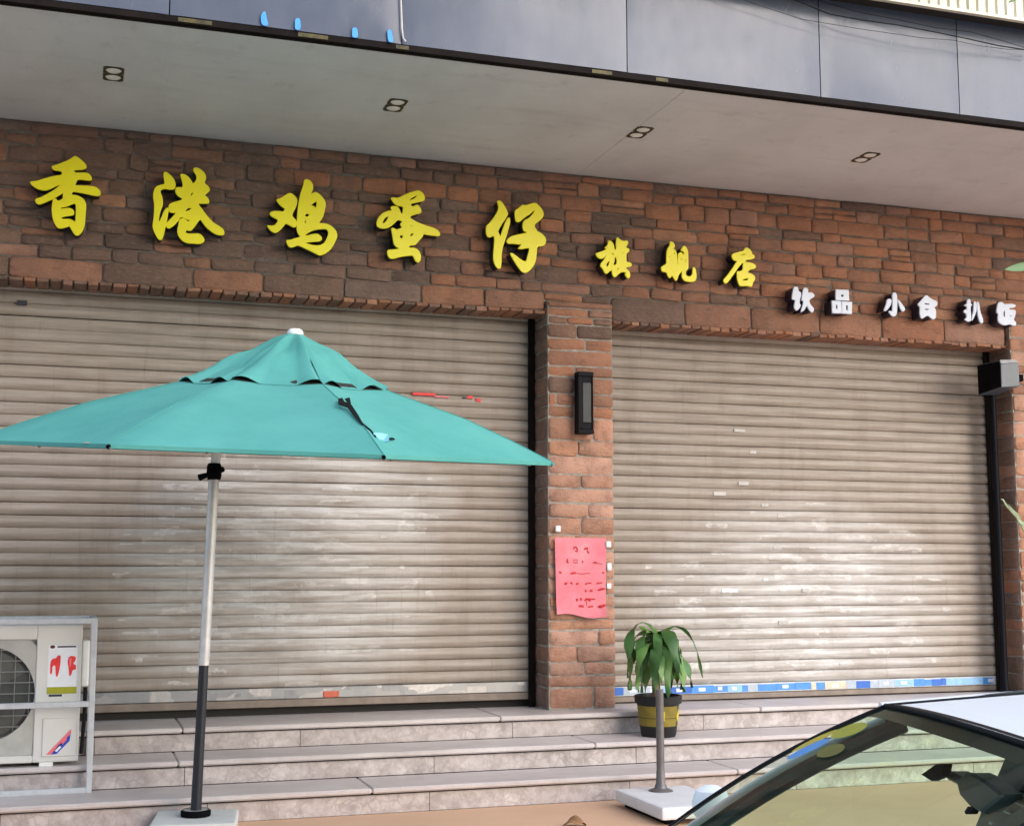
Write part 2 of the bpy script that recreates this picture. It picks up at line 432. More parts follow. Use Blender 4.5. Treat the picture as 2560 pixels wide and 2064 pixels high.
# ------------------------------------------------------------------ marble steps
st = thing('stone_steps', 'three pinkish marble steps with veined risers below the roller shutters', 'steps', (3, 8.87, 0))
st.location = (0, 0, 0)
MB().box((XL, 8.90, -.1), (XR, 9.36, .13)).box((XL, 9.37, -.1), (XR, 9.82, .295)).box((XL, 9.83, -.1), (XR, 11.2, .458)).obj('step_core', M_darkgap, st)  # near-black core imitates the shadow line under each nosing
def slabs(y0, y1, z0, z1, L, mat, name, bev, ph):
    x = XL + ph
    while x < XR:
        l = L * random.uniform(.8, 1.2)
        MB().box((x + .0015, y0 + random.uniform(0, .002), z0), (x + l - .0015, y1, z1 + random.uniform(0, .0015))).obj(name, mat, st, bevel=bev)
        x += l
for k, (yr, zt) in enumerate(((8.87, .17), (9.34, .335), (9.80, .50))):
    zb = (0, .172, .337)[k]
    slabs(yr + .004, yr + .025, zb, zt - .049, 1.5, M_riser, 'riser_slab', .002, -.4 * k)
    slabs(yr - .035, (9.338, 9.798, 11.2)[k], zt - .036, zt, 2.6, M_tread, 'tread_slab', .010, -.7 * k)

# ------------------------------------------------------------------ masonry
def stone(x0, x1, z0, z1, yf, yb, mat, parent, rough=.006, name='brick', axis='y'):
    """one stone, its face bulging and uneven; face towards -Y at yf (or towards -X when axis is x)"""
    w, h = x1 - x0, z1 - z0
    nx = 3 if w > .22 else 2; nz = 2
    xs = [0, .03 / w * 1 if w > .1 else .15] + [i / nx for i in range(1, nx)] + [1 - (.03 / w if w > .1 else .15), 1]
    e = min(.012, h * .12)
    jx = [random.uniform(-.004, .004) for _ in range(4)]; dy = random.uniform(-rough, rough)
    cx, cz = (x0 + x1) / 2, (z0 + z1) / 2
    rows = [(0, e * 0, .010), (.14, 0, .002), (.55, 0, -.002), (.88, 0, .002), (1, 0, .010)]
    cols = [0.0, min(.2, .014 / w), .35, .68, 1 - min(.2, .014 / w), 1.0]
    vs = []
    top_t = random.uniform(-.012, .012); bot_t = random.uniform(-.012, .012)
    for tz, _, dz in rows:
        for i, tx in enumerate(cols):
            edge = (i in (0, len(cols) - 1)) 
            y = yf + dy + dz + (.009 if edge else 0) + random.uniform(-.0035, .0035)
            xx = x0 + w * tx + (random.uniform(-.004, .004) if 0 < i < 5 else jx[i and 1])
            zz = z0 + h * tz + (bot_t * (tx - .5) if tz == 0 else top_t * (tx - .5) if tz == 1 else 0) + (random.uniform(-.003, .003))
            if edge and tz in (0, 1): xx += (.006 if i == 0 else -.006); zz += (.005 if tz == 0 else -.005)
            vs.append((xx, y, zz))
    nc, nr = len(cols), len(rows)
    fs = [(j*nc+i, j*nc+i+1, (j+1)*nc+i+1, (j+1)*nc+i) for j in range(nr-1) for i in range(nc-1)]
    # back ring
    ring = [i for i in range(nc)] + [j*nc+nc-1 for j in range(1, nr)] + [(nr-1)*nc+i for i in range(nc-2, -1, -1)] + [j*nc for j in range(nr-2, 0, -1)]
    n0 = len(vs)
    for i in ring: vs.append((vs[i][0], yb, vs[i][2]))
    for k in range(len(ring)):
        a, b = ring[k], ring[(k+1) % len(ring)]; fs.append((b, a, n0 + k, n0 + (k+1) % len(ring)))
    if axis == 'x':
        vs = [(y, x, z) for x, y, z in vs]
        loc = Vector((yf, cx, cz))
    else: loc = Vector((cx, yf, cz))
    m = MB().add([Vector(v) - loc for v in vs], fs)
    return m.obj(name, mat, parent, loc, smooth=True, angle=50)

# upper brick wall
YW = 10.10
wall = thing('brick_wall', 'brown and orange rough brick wall under the canopy carrying the shop sign', 'wall')
MB().box((XL, YW + .016, 3.86), (XR, 10.75, 4.888)).obj('mortar_bed', M_mortar, wall)
z = 3.865; zc = []
hs = [.10, .125, .085, .12, .095, .115, .09, .13, .105, .08]
for h in hs:
    zc.append((z, z + h)); z += h
tot = z - 3.865; k = (4.884 - 3.865) / tot
zc = [(3.865 + (a - 3.865) * k, 3.865 + (b - 3.865) * k) for a, b in zc]
def pdark(x): return max(.06, min(.85, .85 - (x - 1.0) * .15))  # left end's shade put into colour: dark bricks likelier at low x
def wander(k, x): return 0 if k in (0, len(zc)) else .022 * noise.noise(Vector((x * 1.6, k * 5.3, 0))) + random.uniform(-.006, .006)
for ci, (za, zb0) in enumerate(zc):
    a, b = za, zb0
    x = -1.1 + random.uniform(-.3, 0)
    while x < 9.4:
        l = random.choice((.17, .22, .28, .33, .40, .25)) * random.uniform(.85, 1.2)
        g = .005
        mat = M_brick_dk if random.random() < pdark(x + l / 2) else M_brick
        a = za + wander(ci, x + l / 2); b = zb0 + wander(ci + 1, x + l / 2)
        if b - a > .105 and l < .45 and random.random() < .15:     # a tall course split into two thin stones
            mz = a + (b - a) * random.uniform(.42, .58)
            stone(x + g, x + l - g, a + g, mz - g * .7, YW, YW + .05, mat, wall)
            stone(x + g, x + l - g, mz + g * .7, b - g, YW, YW + .05, M_brick if random.random() < .5 else mat, wall)
        else:
            stone(x + g, x + l - g, a + g * random.uniform(.6, 1.5), b - g * random.uniform(.6, 1.5), YW, YW + .05, mat, wall, .010)
        x += l
# lintels: a course of long bricks over a soffit of headers set front to back
def lintel(name, label, x0, x1, zb, fine):
    t = thing(name, label, 'lintel')
    MB().box((x0, YW + .016, zb + .03), (x1, 10.47, 3.86)).obj('mortar_bed', M_mortar, t)
    x = x0
    while x < x1 - .05:
        l = min(random.uniform(.5, .68), x1 - x)
        if x1 - x - l < .2: l = x1 - x
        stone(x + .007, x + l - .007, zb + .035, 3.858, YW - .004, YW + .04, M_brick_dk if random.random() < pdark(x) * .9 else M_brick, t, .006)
        x += l
    x = x0 + .01
    while x < x1 - .05:
        l = random.uniform(.075, .105)
        dz = random.uniform(-.006, .012); tw = random.uniform(-.012, .012)
        m = MB(); y0 = YW - .012 + random.uniform(-.012, .01)
        m.add([(-l/2+.006, y0, zb+dz), (l/2-.006, y0, zb+dz+tw*.3), (l/2-.008, 10.46, zb+.008), (-l/2+.008, 10.46, zb+.008),
               (-l/2+.004, y0+.006, zb+.033), (l/2-.004, y0+.006, zb+.033), (l/2-.004, 10.46, zb+.033), (-l/2+.004, 10.46, zb+.033)],
              [(0,3,2,1),(4,5,6,7),(0,1,5,4),(1,2,6,5),(2,3,7,6),(3,0,4,7)])
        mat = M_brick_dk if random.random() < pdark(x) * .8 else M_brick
        m.obj('brick', mat, t, (x + l / 2, 0, 0), bevel=.005)
        x += l
lintel('brick_lintel', 'brick lintel edged with headers over the shutter behind the umbrella', XL, 3.598, 3.68, False)
lintel('brick_lintel', 'brick lintel edged with headers over the shutter behind the potted plant', 4.192, 8.128, 3.63, False)

stone(3.605, 3.93, 3.80, 3.858, YW, YW + .04, M_brick, wall); stone(3.94, 4.185, 3.80, 3.858, YW, YW + .04, M_brick_dk, wall)
# pier between the shutters
pier = thing('brick_pier', 'brick pier between the two shutters with the black lamp and pink notice', 'pier', (0, 0, 0))
PX0, PX1, PY = 3.60, 4.19, 10.05
MB().box((PX0 + .014, PY + .014, .502), (PX1 - .012, 10.50, 3.79)).box((PX0 + .001, YW + .02, 3.7905), (PX1, 10.47, 3.858)).obj('mortar_bed', M_mortar_lt, pier)
rows = [(3.795, (.55,)), (3.735, (1,)), (3.665, (.62,)), (3.60, (.3, .7)), (3.485, (.45,)), (3.385, (.57,)), (3.255, (1,)), (3.165, (.42,)), (3.03, (.4,)),
        (2.925, (.13, .42)), (2.83, (.4,)), (2.645, (.68,)), (2.52, (.45,)), (2.37, (1,)), (2.26, (.49,)), (2.135, (1,)), (2.02, (.6,)), (1.885, (.5,)),
        (1.76, (.4,)), (1.63, (.55,)), (1.53, (.35,)), (1.40, (.6,)), (1.30, (.45,)), (1.205, (.7,)), (1.125, (1,)), (1.0, (.74,)), (.872, (.42,)), (.765, (.53,)), (.675, (1,)), (.507, (.66,))]
for (zt, _), (zb_, sp) in zip(rows, rows[1:]):
    xs = [0] + [s_ for s_ in sp if s_ < 1] + [1]
    for a, b in zip(xs, xs[1:]):
        xa, xb = PX0 + .012 + (PX1 - PX0 - .02) * a, PX0 + .012 + (PX1 - PX0 - .02) * b
        mat = (M_brick_pale if zt < 2.9 else M_brick) if random.random() > (.28 if zt > 3.2 else .04) else M_brick_dk  # pale bricks low on the pier, more dark ones near its top
        stone(xa + .005, xb - .005, zb_ + .0055, zt - .0055, PY, PY + .06, mat, pier, .007)
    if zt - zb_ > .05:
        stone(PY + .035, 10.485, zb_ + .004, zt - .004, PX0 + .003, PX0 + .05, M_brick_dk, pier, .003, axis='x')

# pier at the right end of the shopfront
pier2 = thing('brick_pier', 'brick pier at the end of the shopfront beside the black drainpipe', 'pier')
QX0, QX1 = 8.13, 9.35
MB().box((QX0 + .014, PY + .014, .502), (QX1, 10.50, 3.86)).obj('mortar_bed', M_mortar_lt, pier2)
zt = 3.858
while zt > .56:
    h = random.choice((.10, .12, .14, .16, .09)) * random.uniform(.9, 1.1)
    zb_ = max(zt - h, .505)
    if zb_ < .58: zb_ = .505
    x = QX0 + .012
    while x < QX1 - .02:
        l = random.uniform(.25, .5)
        if QX1 - x - l < .15: l = QX1 - x
        stone(x + .005, x + l - .005, zb_ + .0055, zt - .0055, PY, PY + .06, M_brick_pale if random.random() < .85 else M_brick, pier2, .007)
        x += l
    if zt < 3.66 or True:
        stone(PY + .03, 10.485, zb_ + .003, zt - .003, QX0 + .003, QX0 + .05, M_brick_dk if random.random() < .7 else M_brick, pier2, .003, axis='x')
    zt = zb_

# solid building behind the shopfront
tag(MB().box((XL, 10.76, .3), (XR, 13.0, 8.0)).obj('building_core', M_mortar), 'plain solid masonry of the shop building behind the shutters', 'building')

# ------------------------------------------------------------------ roller shutters
SY = 10.40
def slat_mesh(x0, x1, pitch, nseg, ph=0):
    prof = [(0, .012), (.0025, .000), (.010, -.006), (.024, -.0135), (.040, -.0195), (.050, -.0205), (.056, -.0195), (.072, -.0135), (.086, -.0065), (.0965, -.001), (.1000, .003), (.1025, .012)]
    sc = pitch / .1025; m = MB(); vs = []
    for i in range(nseg + 1):
        x = x0 + (x1 - x0) * i / nseg
        for zz, yy in prof:
            vs.append((x, SY + yy + .004 * noise.noise(Vector((x * 1.9, zz * 14, ph))), zz * sc + .003 * noise.noise(Vector((x * .9, 2.2, ph)))))
    n = len(prof)
    fs = [(i*n+k, i*n+k+1, (i+1)*n+k+1, (i+1)*n+k) for i in range(nseg) for k in range(n-1)]
    m.add(vs, fs)
    return m.mesh('slat', M_shutter, smooth=True, angle=45)
def shutter(name, label, x0, x1, zlow, ztop, pitch):
    t = thing(name, label, 'roller shutter')
    mes = [slat_mesh(x0 + .03, x1 - .03, pitch, 60, 7.7 * q + x0) for q in range(6)]
    z = zlow
    while z < ztop + .05:
        o = link('slat', random.choice(mes), t, (random.uniform(-.004, .004), random.uniform(-.002, .002), z + random.uniform(-.0015, .0015))); z += pitch
    for sx in (x0, x1 - .05):
        m = MB().box((sx, SY - .055, .502), (sx + .05, SY - .028, ztop + .05)); m.box((sx, SY - .027, .502), (sx + .008, SY + .03, ztop + .05)) if sx == x0 else m.box((sx + .042, SY - .027, .502), (sx + .05, SY + .03, ztop + .05))
        m.obj('guide_channel', M_trim, t)
    MB().box((x0, SY + .035, .502), (x1, SY + .30, ztop + .1)).obj('dark_backing', M_darkgap, t)  # dark box added behind the slats to stop light leaking through
    return t
sh1 = shutter('roller_shutter', 'closed beige roller shutter behind the turquoise umbrella with silver bottom slat', XL, 3.598, .708, 3.68, .0925)
sh2 = shutter('roller_shutter', 'closed beige roller shutter behind the potted plant with blue sticker strip at its foot', 4.192, 8.128, .640, 3.63, .0925)
def rail(t, x0, x1, z0, z1, mat, name, dy=0):
    return MB().box((x0 + .03, SY - .018 - dy, z0), (x1 - .03, SY + .02, z1)).obj(name, mat, t, bevel=.004)
def silver():
    tt = NT('patchy_silver_slat'); tt.set(.33, metal=.45)
    vo = tt.n('TexVoronoi', distance='CHEBYCHEV'); vo.inputs['Scale'].default_value = 1; tt.l(tt.pos((7, .01, 12)), vo.inputs['Vector'])
    sc = tt.n('SeparateColor'); tt.l(vo.outputs['Color'], sc.inputs[0])
    c = tt.ramp(sc.outputs[0], [(0, (.26, .27, .28)), (.45, (.36, .37, .38)), (.7, (.30, .30, .31)), (.85, (.58, .55, .53)), (1, (.62, .62, .61))])  # reflecting patches painted in as lighter and darker cells
    c = tt.mix(tt.ramp(tt.noise(tt.pos((4, 1, 2)), 5, 5), [(.4, (0, 0, 0)), (.7, (.7, .7, .7))]), c, (.38, .385, .39))
    tt.base(c); return tt.m
M_silver = silver()
M_rail = plain('dull_brown_rail', (.20, .16, .13), .5, var=.2, scale=8)
rail(sh1, XL, 3.598, .622, .705, M_silver, 'bottom_slat')
rail(sh1, XL, 3.598, .562, .619, M_rail, 'bottom_rail', .006)
rail(sh2, 4.192, 8.128, .560, .638, M_galv, 'bottom_slat')
rail(sh2, 4.192, 8.128, .512, .557, M_rail, 'bottom_rail', .006)
bs = random.Random(5)
# blue sticker strip, made of printed pieces side by side
cols_ = [plain('sticker_' + n, c, .45, var=.12, scale=30) for n, c in (('blue', (.05, .24, .62)), ('paleblue', (.25, .47, .72)), ('deepblue', (.015, .12, .48)), ('white', (.62, .66, .70)), ('cream', (.60, .50, .38)), ('greyblue', (.38, .44, .52)), ('dullred', (.42, .17, .17)))]
x = 4.23
while x < 8.0:
    l = bs.uniform(.05, .22)
    cm = bs.choices(cols_, (6, 7, 4, 2, .7, 2, .4))[0]
    zz = .566 + random.uniform(0, .006)
    MB().box((x, SY - .0205 - random.uniform(0, .0008), zz), (min(x + l, 8.05) - .002, SY - .0185, .633 - random.uniform(0, .012))).obj('sticker', cm, sh2)
    if l > .12 and random.random() < .8:
        MB().box((x + l * .3, SY - .0222, zz + .015), (x + l * .62, SY - .0207, zz + .045)).obj('sticker', cols_[3] if cm is not cols_[3] else cols_[0], sh2)
    x += l
M_stred = plain('faded_red_sticker', (.52, .11, .06), .5, var=.2, scale=20)
# scraps on the left shutter
for (px, py, w, h, mt) in ((1060, 985, .19, .022, M_red), (1105, 992, .12, .012, M_redlight), (1175, 993, .05, .022, M_red), (1196, 1000, .04, .03, M_red), (1160, 994, .03, .012, M_ink), (828, 1734, .12, .045, M_stred), (55, 757, .07, .035, M_ink)):
    p = at(px, py, SY - .02)
    MB().box((p.x - w / 2, SY - .0255, p.z - h / 2), (p.x + w / 2, SY - .0175, p.z + h / 2)).obj('sticker', mt, sh1, bevel=.001)
M_scrap = plain('greyed_paper', (.50, .485, .46), .7, var=.15, scale=12)
for _ in range(26):                                     # torn paper left on the middle of the shutters
    lft = random.random() < .6
    cx = random.gauss(1.55, .45) if lft else random.gauss(5.9, .35)
    cz = random.gauss(2.0, .3) if lft else random.gauss(1.6, .45)
    w = random.uniform(.05, .16); h = random.uniform(.012, .032)
    z0 = (.708 if lft else .640); n = round((cz - z0) / .0925); zz = z0 + n * .0925 + .046
    MB().box((cx - w/2, SY - .0240 - .0001 * _, zz - h/2), (cx + w/2, SY - .0150, zz + h/2)).obj('paper_scrap', cols_[3] if random.random() < .3 else M_scrap, sh1 if lft else sh2)

# ------------------------------------------------------------------ canopy
can = thing('shop_canopy', 'grey panelled canopy over the shopfront with a pale plaster underside', 'canopy')
MB().box((XL, 7.98, 4.89), (XR, 10.75, 5.0)).obj('soffit', M_soffit, can)
MB().box((XL, 7.945, 4.886), (XR, 7.978, 4.924)).box((XL, 7.978, 4.880), (XR, 8.0, 4.889)).obj('edge_trim', M_trim, can)
seams = [-2.6, -1.0, .4336, 1.8723, 3.4277, 4.9147, 6.0782, 7.5, 9.0, 10.6]
for i, (a, b) in enumerate(zip(seams, seams[1:])):
    ph = random.uniform(0, 50); tl = random.uniform(-.004, .004)
    def fn(u, v, a=a, b=b, ph=ph, tl=tl):
        x = a + .004 + (b - a - .008) * u; z_ = 4.927 + .795 * v
        bul = math.sin(math.pi * u) * math.sin(math.pi * v)
        y = 7.943 - .006 * bul + .020 * noise.noise(Vector((x * .9 + ph, z_ * 1.7, 3))) * bul + tl * (u - .5) * 2 - (.0 if .02 < u < .98 else -.004)
        return (x, y, z_)
    m = MB().grid(fn, 22, 12)
    m.obj('fascia_panel', M_fascia, can, smooth=True)
MB().box((XL, 7.955, 4.93), (XR, 7.979, 5.74)).obj('backing_frame', M_trim, can)
MB().box((XL, 7.96, 5.742), (XR, 10.75, 5.80)).obj('canopy_roof', M_trim, can)
for (x0, x1, y) in ((445, 530, 48), (745, 820, 88), (990, 1022, 118), (1480, 1530, 182), (1640, 1670, 202)):
    a, b = at(x0, y, 7.944), at(x1, y, 7.944)
    MB().box((a.x, 7.941, 4.892), (b.x, 7.946, 4.917)).obj('adhesive_patch', M_yellowtape, can)
# soffit panel joints (fine raised cover strips)
for x in (.45, 3.9):
    MB().box((x, 8.01, 4.8875), (x + .006, 10.08, 4.8905)).obj('cover_strip', M_soffit, can)
# pale sealant bead along a seam of the fascia
c0 = [at(1001, -60, 7.925), at(1003, 10, 7.925), at(1005, 70, 7.925), at(1008, 96, 7.925), at(1014, 105, 7.93)]
tag(MB().tube([(p.x, 7.926, p.z) for p in c0], .006, 8).obj('seam_cord', M_pale_cord, smooth=True), 'pale cord running down the fascia seam beside the blue tape', 'cord')
blue_l = ['long curved scrap of blue tape on the fascia edge, farthest from the pale cord', 'blue tape scrap on the fascia edge next to the long curved scrap',
          'short blue tape scrap on the fascia edge, second from the pale cord', 'blue tape scrap on the fascia edge closest to the pale cord']
for i, (pts, lb) in enumerate(zip((((652, 40), (658, 30), (664, 29), (667, 48), (672, 64), (660, 65), (653, 58)), ((738, 50), (741, 46), (750, 46), (753, 72), (745, 76), (737, 72)),
                                   ((881, 72), (884, 69), (893, 70), (896, 93), (888, 95), (880, 92)), ((968, 78), (972, 73), (979, 76), (984, 104), (978, 107), (970, 103))), blue_l)):
    pl = [(p.x, p.z) for p in (at(x, y, 7.925) for x, y in pts)]
    tag(link('tape_scrap', outline_mesh('tape_scrap', [chaikin(pl)], M_blue, 7.925, .004)), lb, 'tape', 'blue tape scraps on the fascia')
# downlights
dl = ['twin recessed ceiling downlight above the first yellow sign characters', 'twin recessed ceiling downlight above the middle of the large yellow sign characters',
      'twin recessed ceiling downlight above the small yellow sign characters', 'twin recessed ceiling downlight above the small white sign characters']
for x, lb in zip((.139, 2.066, 3.96, 5.93), dl):
    t = thing('ceiling_downlight', lb, 'downlight', (x, 8.95, 4.89), group='twin downlights in the canopy soffit')
    # frame with two round openings
    fr = MB(); n = 20
    for cy in (-.064, .064):
        vs = []; 
        for k in range(n):
            a = 2 * math.pi * k / n; c, s_ = math.cos(a), math.sin(a)
            q = 1 / max(abs(c), abs(s_))
            vs += [(.052 * c, cy + .052 * s_, -.006), (.066 * c * q, cy + .0645 * s_ * q, -.006), (.066 * c * q, cy + .0645 * s_ * q, .0), (.050 * c, cy + .050 * s_, .0)]
        fs = []
        for k in range(n):
            p, q_ = 4 * k, 4 * ((k + 1) % n)
            fs += [(p, q_, q_ + 1, p + 1), (p + 1, q_ + 1, q_ + 2, p + 2), (p, p + 3, q_ + 3, q_)]
        fr.add(vs, fs)
    fr.obj('lamp_frame', M_lampframe, t)
    for cy in (-.064, .064):
        MB().lathe([(.0005, -.0115), (.025, -.011), (.042, -.008), (.0505, -.0015)], (0, cy, 0), 20).obj('lamp_lens', M_lens, t, smooth=True)
# cladding of the floor above, projecting past the fascia
YC = 7.75
clad = thing('upper_cladding', 'cream corrugated cladding of the upper storey projecting above the grey fascia', 'cladding')
vs = []; m = MB(); pts = []
x = XL
while x < XR:
    p0 = [(x, 0), (x + .058, 0), (x + .066, .020), (x + .075, .020), (x + .083, 0)]
    pts += p0[:4]; x += .083
for (px, dy) in pts: vs += [(px, YC + dy, 5.640), (px, YC + dy, 8.0)]
m.add(vs, [(2*i, 2*i+2, 2*i+3, 2*i+1) for i in range(len(pts) - 1)])
m.obj('corrugated_sheet', M_cream, clad)
MB().box((XL, YC - .006, 5.617), (XR, YC + .03, 5.639)).obj('drip_flashing', M_cream, clad)
MB().box((XL, YC + .031, 5.65), (XR, 10.75, 5.74)).box((XL, YC + .031, 5.803), (XR, 10.75, 8.0)).obj('overhang_floor', M_darkgap, clad)

# overhead cables
def cable(name, label, pts, Y, r):
    P = [at(x, y, Y) for x, y in pts]
    tag(MB().tube([(p.x, Y + .03 * math.sin(i), p.z) for i, p in enumerate(P)], r, 6).obj(name, M_rubber, smooth=True), label, 'cable', 'thin cables slung along the fascia')
cable('overhead_cable', 'thick dark cable sagging across the fascia panels, darkest of the three', [(1880, -40), (2000, 0), (2080, 32), (2150, 49), (2240, 66), (2330, 84), (2420, 99), (2500, 112), (2600, 126)], 7.82, .0042)
cable('overhead_cable', 'thin cable running just above the thick dark cable on the fascia', [(1920, -40), (2060, 0), (2150, 27), (2240, 48), (2330, 72), (2420, 84), (2500, 102), (2600, 128)], 7.86, .0022)
cable('overhead_cable', 'thin cable sagging lowest below the thick dark cable on the fascia', [(1700, -60), (1900, 10), (2010, 45), (2150, 72), (2300, 98), (2380, 105), (2440, 115), (2520, 121), (2600, 122)], 7.84, .0018)

# ================================================================== SIGN
def cp(x0, y0, s, pts): return [(x0 + x * s, y0 + y * s) for x, y in pts]
def character(name, label, cat, group, loops, x0, y0, s, face, ret, Yf, dep, smooth=1):
    polys = []
    for lp in loops:
        q = chaikin(cp(x0, y0, s, lp), smooth)
        polys.append([(p.x, p.z) for p in (at(x, y, Yf) for x, y in q)])
    cx = sum(p[0] for p in polys[0]) / len(polys[0]); cz = sum(p[1] for p in polys[0]) / len(polys[0])
    t = thing(name, label, cat, (cx, Yf, cz), group=group)
    polys = [[(x - cx, z - cz) for x, z in p] for p in polys]
    link('letter_face', outline_mesh('letter_face', polys, face, 0, .016, .004), t)
    link('letter_return', outline_mesh('letter_return', polys, ret, .0165, dep), t)
G1, G2, G3 = 'large yellow sign characters', 'small yellow sign characters', 'white sign characters'
c1 = [[(930,150),(985,180),(1050,235),(1105,290),(1128,335),(1105,370),(1050,388),(890,390),(905,430),(935,450),(1010,450),(1120,447),(1180,475),(1215,525),(1220,565),(1195,582),(1120,575),(1040,565),(965,565),(940,605),(912,680),(1000,680),(1180,690),(1285,705),(1345,745),(1378,795),(1372,845),(1345,862),(1260,852),(1100,815),(960,790),(880,783),(862,805),(850,850),(930,855),(1010,880),(1075,930),(1112,990),(1118,1050),(1105,1200),(1095,1350),(1078,1440),(1035,1525),(985,1570),(945,1575),(905,1540),(865,1475),(835,1415),(815,1405),(760,1425),(690,1445),(630,1445),(590,1415),(545,1330),(518,1230),(508,1110),(518,1000),(530,925),(555,915),(585,930),(610,962),(650,950),(690,930),(710,905),(708,850),(715,790),(640,845),(540,905),(400,968),(300,1008),(250,1010),(215,970),(205,940),(230,918),(300,900),(440,825),(560,755),(640,690),(690,640),(560,690),(470,735),(410,757),(340,757),(250,735),(170,685),(128,640),(118,610),(220,605),(300,580),(420,540),(560,508),(700,488),(688,415),(620,405),(560,400),(520,370),(508,340),(520,325),(600,305),(690,270),(790,230),(860,190),(900,160)],
      [(650,1085),(665,1068),(740,1060),(820,1030),(900,998),(930,1000),(945,1045),(948,1120),(942,1230),(935,1330),(915,1340),(880,1315),(840,1290),(780,1285),(690,1292),(665,1275),(680,1250),(730,1228),(830,1218),(885,1210),(907,1165),(890,1130),(850,1095),(800,1087),(720,1100),(665,1105)]]
c2 = [[(395,225),(440,245),(510,300),(565,375),(590,440),(590,490),(570,532),(550,548),(480,552),(430,540),(400,533),(340,545),(302,575),(310,625),(340,700),(352,790),(345,865),(315,930),(290,1010),(272,1110),(270,1195),(300,1155),(335,1080),(370,1000),(395,940),(425,910),(448,905),(456,960),(440,1060),(420,1180),(395,1270),(375,1370),(345,1470),(320,1500),(285,1495),(250,1450),(195,1350),(165,1240),(185,1130),(197,1000),(200,820),(178,700),(185,610),(210,540),(250,495),(320,470),(395,455),(392,400),(380,330),(378,250)],
      [(690,272),(740,268),(800,290),(860,345),(895,400),(920,445),(945,440),(990,390),(1000,330),(985,270),(950,225),(935,180),(950,152),(1000,147),(1060,175),(1125,230),(1160,290),(1165,335),(1150,390),(1130,435),(1180,470),(1225,520),(1238,560),(1220,590),(1135,665),(1180,690),(1215,740),(1228,785),(1210,815),(1120,815),(1020,812),(1025,840),(1075,905),(1150,1010),(1230,1110),(1320,1195),(1450,1270),(1495,1315),(1515,1370),(1500,1405),(1450,1415),(1370,1400),(1280,1350),(1180,1265),(1120,1190),(1068,1110),(1020,1150),(965,1235),(900,1315),(860,1330),(800,1312),(778,1340),(780,1375),(830,1395),(920,1395),(1040,1390),(1090,1425),(1130,1485),(1135,1520),(1100,1560),(1040,1577),(930,1567),(820,1562),(740,1525),(670,1455),(635,1370),(640,1290),(660,1210),(665,1140),(690,1115),(735,1106),(765,1114),(820,1158),(850,1162),(868,1145),(860,1125),(810,1116),(770,1098),(735,1080),(705,1070),(680,1085),(640,1140),(570,1220),(500,1275),(460,1285),(418,1250),(425,1200),(480,1140),(560,1060),(615,985),(545,992),(490,980),(470,940),(470,880),(484,835),(530,810),(640,780),(715,755),(730,735),(715,712),(650,680),(605,620),(594,565),(604,530),(650,515),(710,520),(735,510),(738,460),(722,390)],
      [(862,700),(885,625),(910,610),(940,612),(925,645),(890,685)], [(760,985),(800,915),(845,893),(890,905),(908,920),(880,940),(820,970)]]
c3 = [[(835,165),(860,143),(910,145),(960,180),(992,235),(998,300),(985,350),(935,455),(990,405),(1055,378),(1110,410),(1180,480),(1230,560),(1235,620),(1215,720),(1190,830),(1150,900),(1100,965),(1200,970),(1290,990),(1370,1040),(1430,1110),(1455,1180),(1450,1230),(1410,1320),(1350,1430),(1270,1510),(1180,1555),(1130,1568),(1080,1545),(960,1485),(830,1425),(750,1385),(700,1378),(650,1400),(590,1418),(550,1405),(515,1350),(500,1290),(580,1285),(650,1255),(740,1235),(762,1210),(720,1155),(698,1090),(700,950),(712,780),(735,580),(765,420),(800,320),(828,240)],
      [(315,520),(380,505),(450,465),(510,420),(560,400),(610,415),(665,465),(695,520),(698,580),(670,660),(630,740),(597,820),(620,850),(665,895),(690,940),(690,990),(670,1030),(635,1038),(580,1010),(530,980),(480,965),(440,1020),(380,1085),(320,1135),(270,1140),(210,1105),(165,1050),(138,1010),(180,1010),(235,1022),(290,1000),(335,945),(345,910),(320,880),(250,850),(205,815),(190,785),(210,755),(280,740),(360,740),(420,755),(455,740),(480,685),(430,660),(370,605),(330,555)],
      [(950,625),(1010,575),(1075,535),(1075,610),(1070,690),(1030,655)], [(845,815),(860,785),(900,778),(935,795),(925,835),(890,850),(855,845)], [(838,975),(840,890),(860,900),(875,935),(860,970)],
      [(850,1185),(900,1145),(980,1100),(1100,1073),(1220,1065),(1270,1080),(1300,1140),(1290,1200),(1240,1310),(1190,1365),(1100,1392),(1000,1385),(900,1360),(845,1335),(900,1318),(1010,1308),(1120,1303),(1160,1275),(1160,1230),(1110,1180),(1050,1165),(960,1185),(900,1203),(860,1205)]]
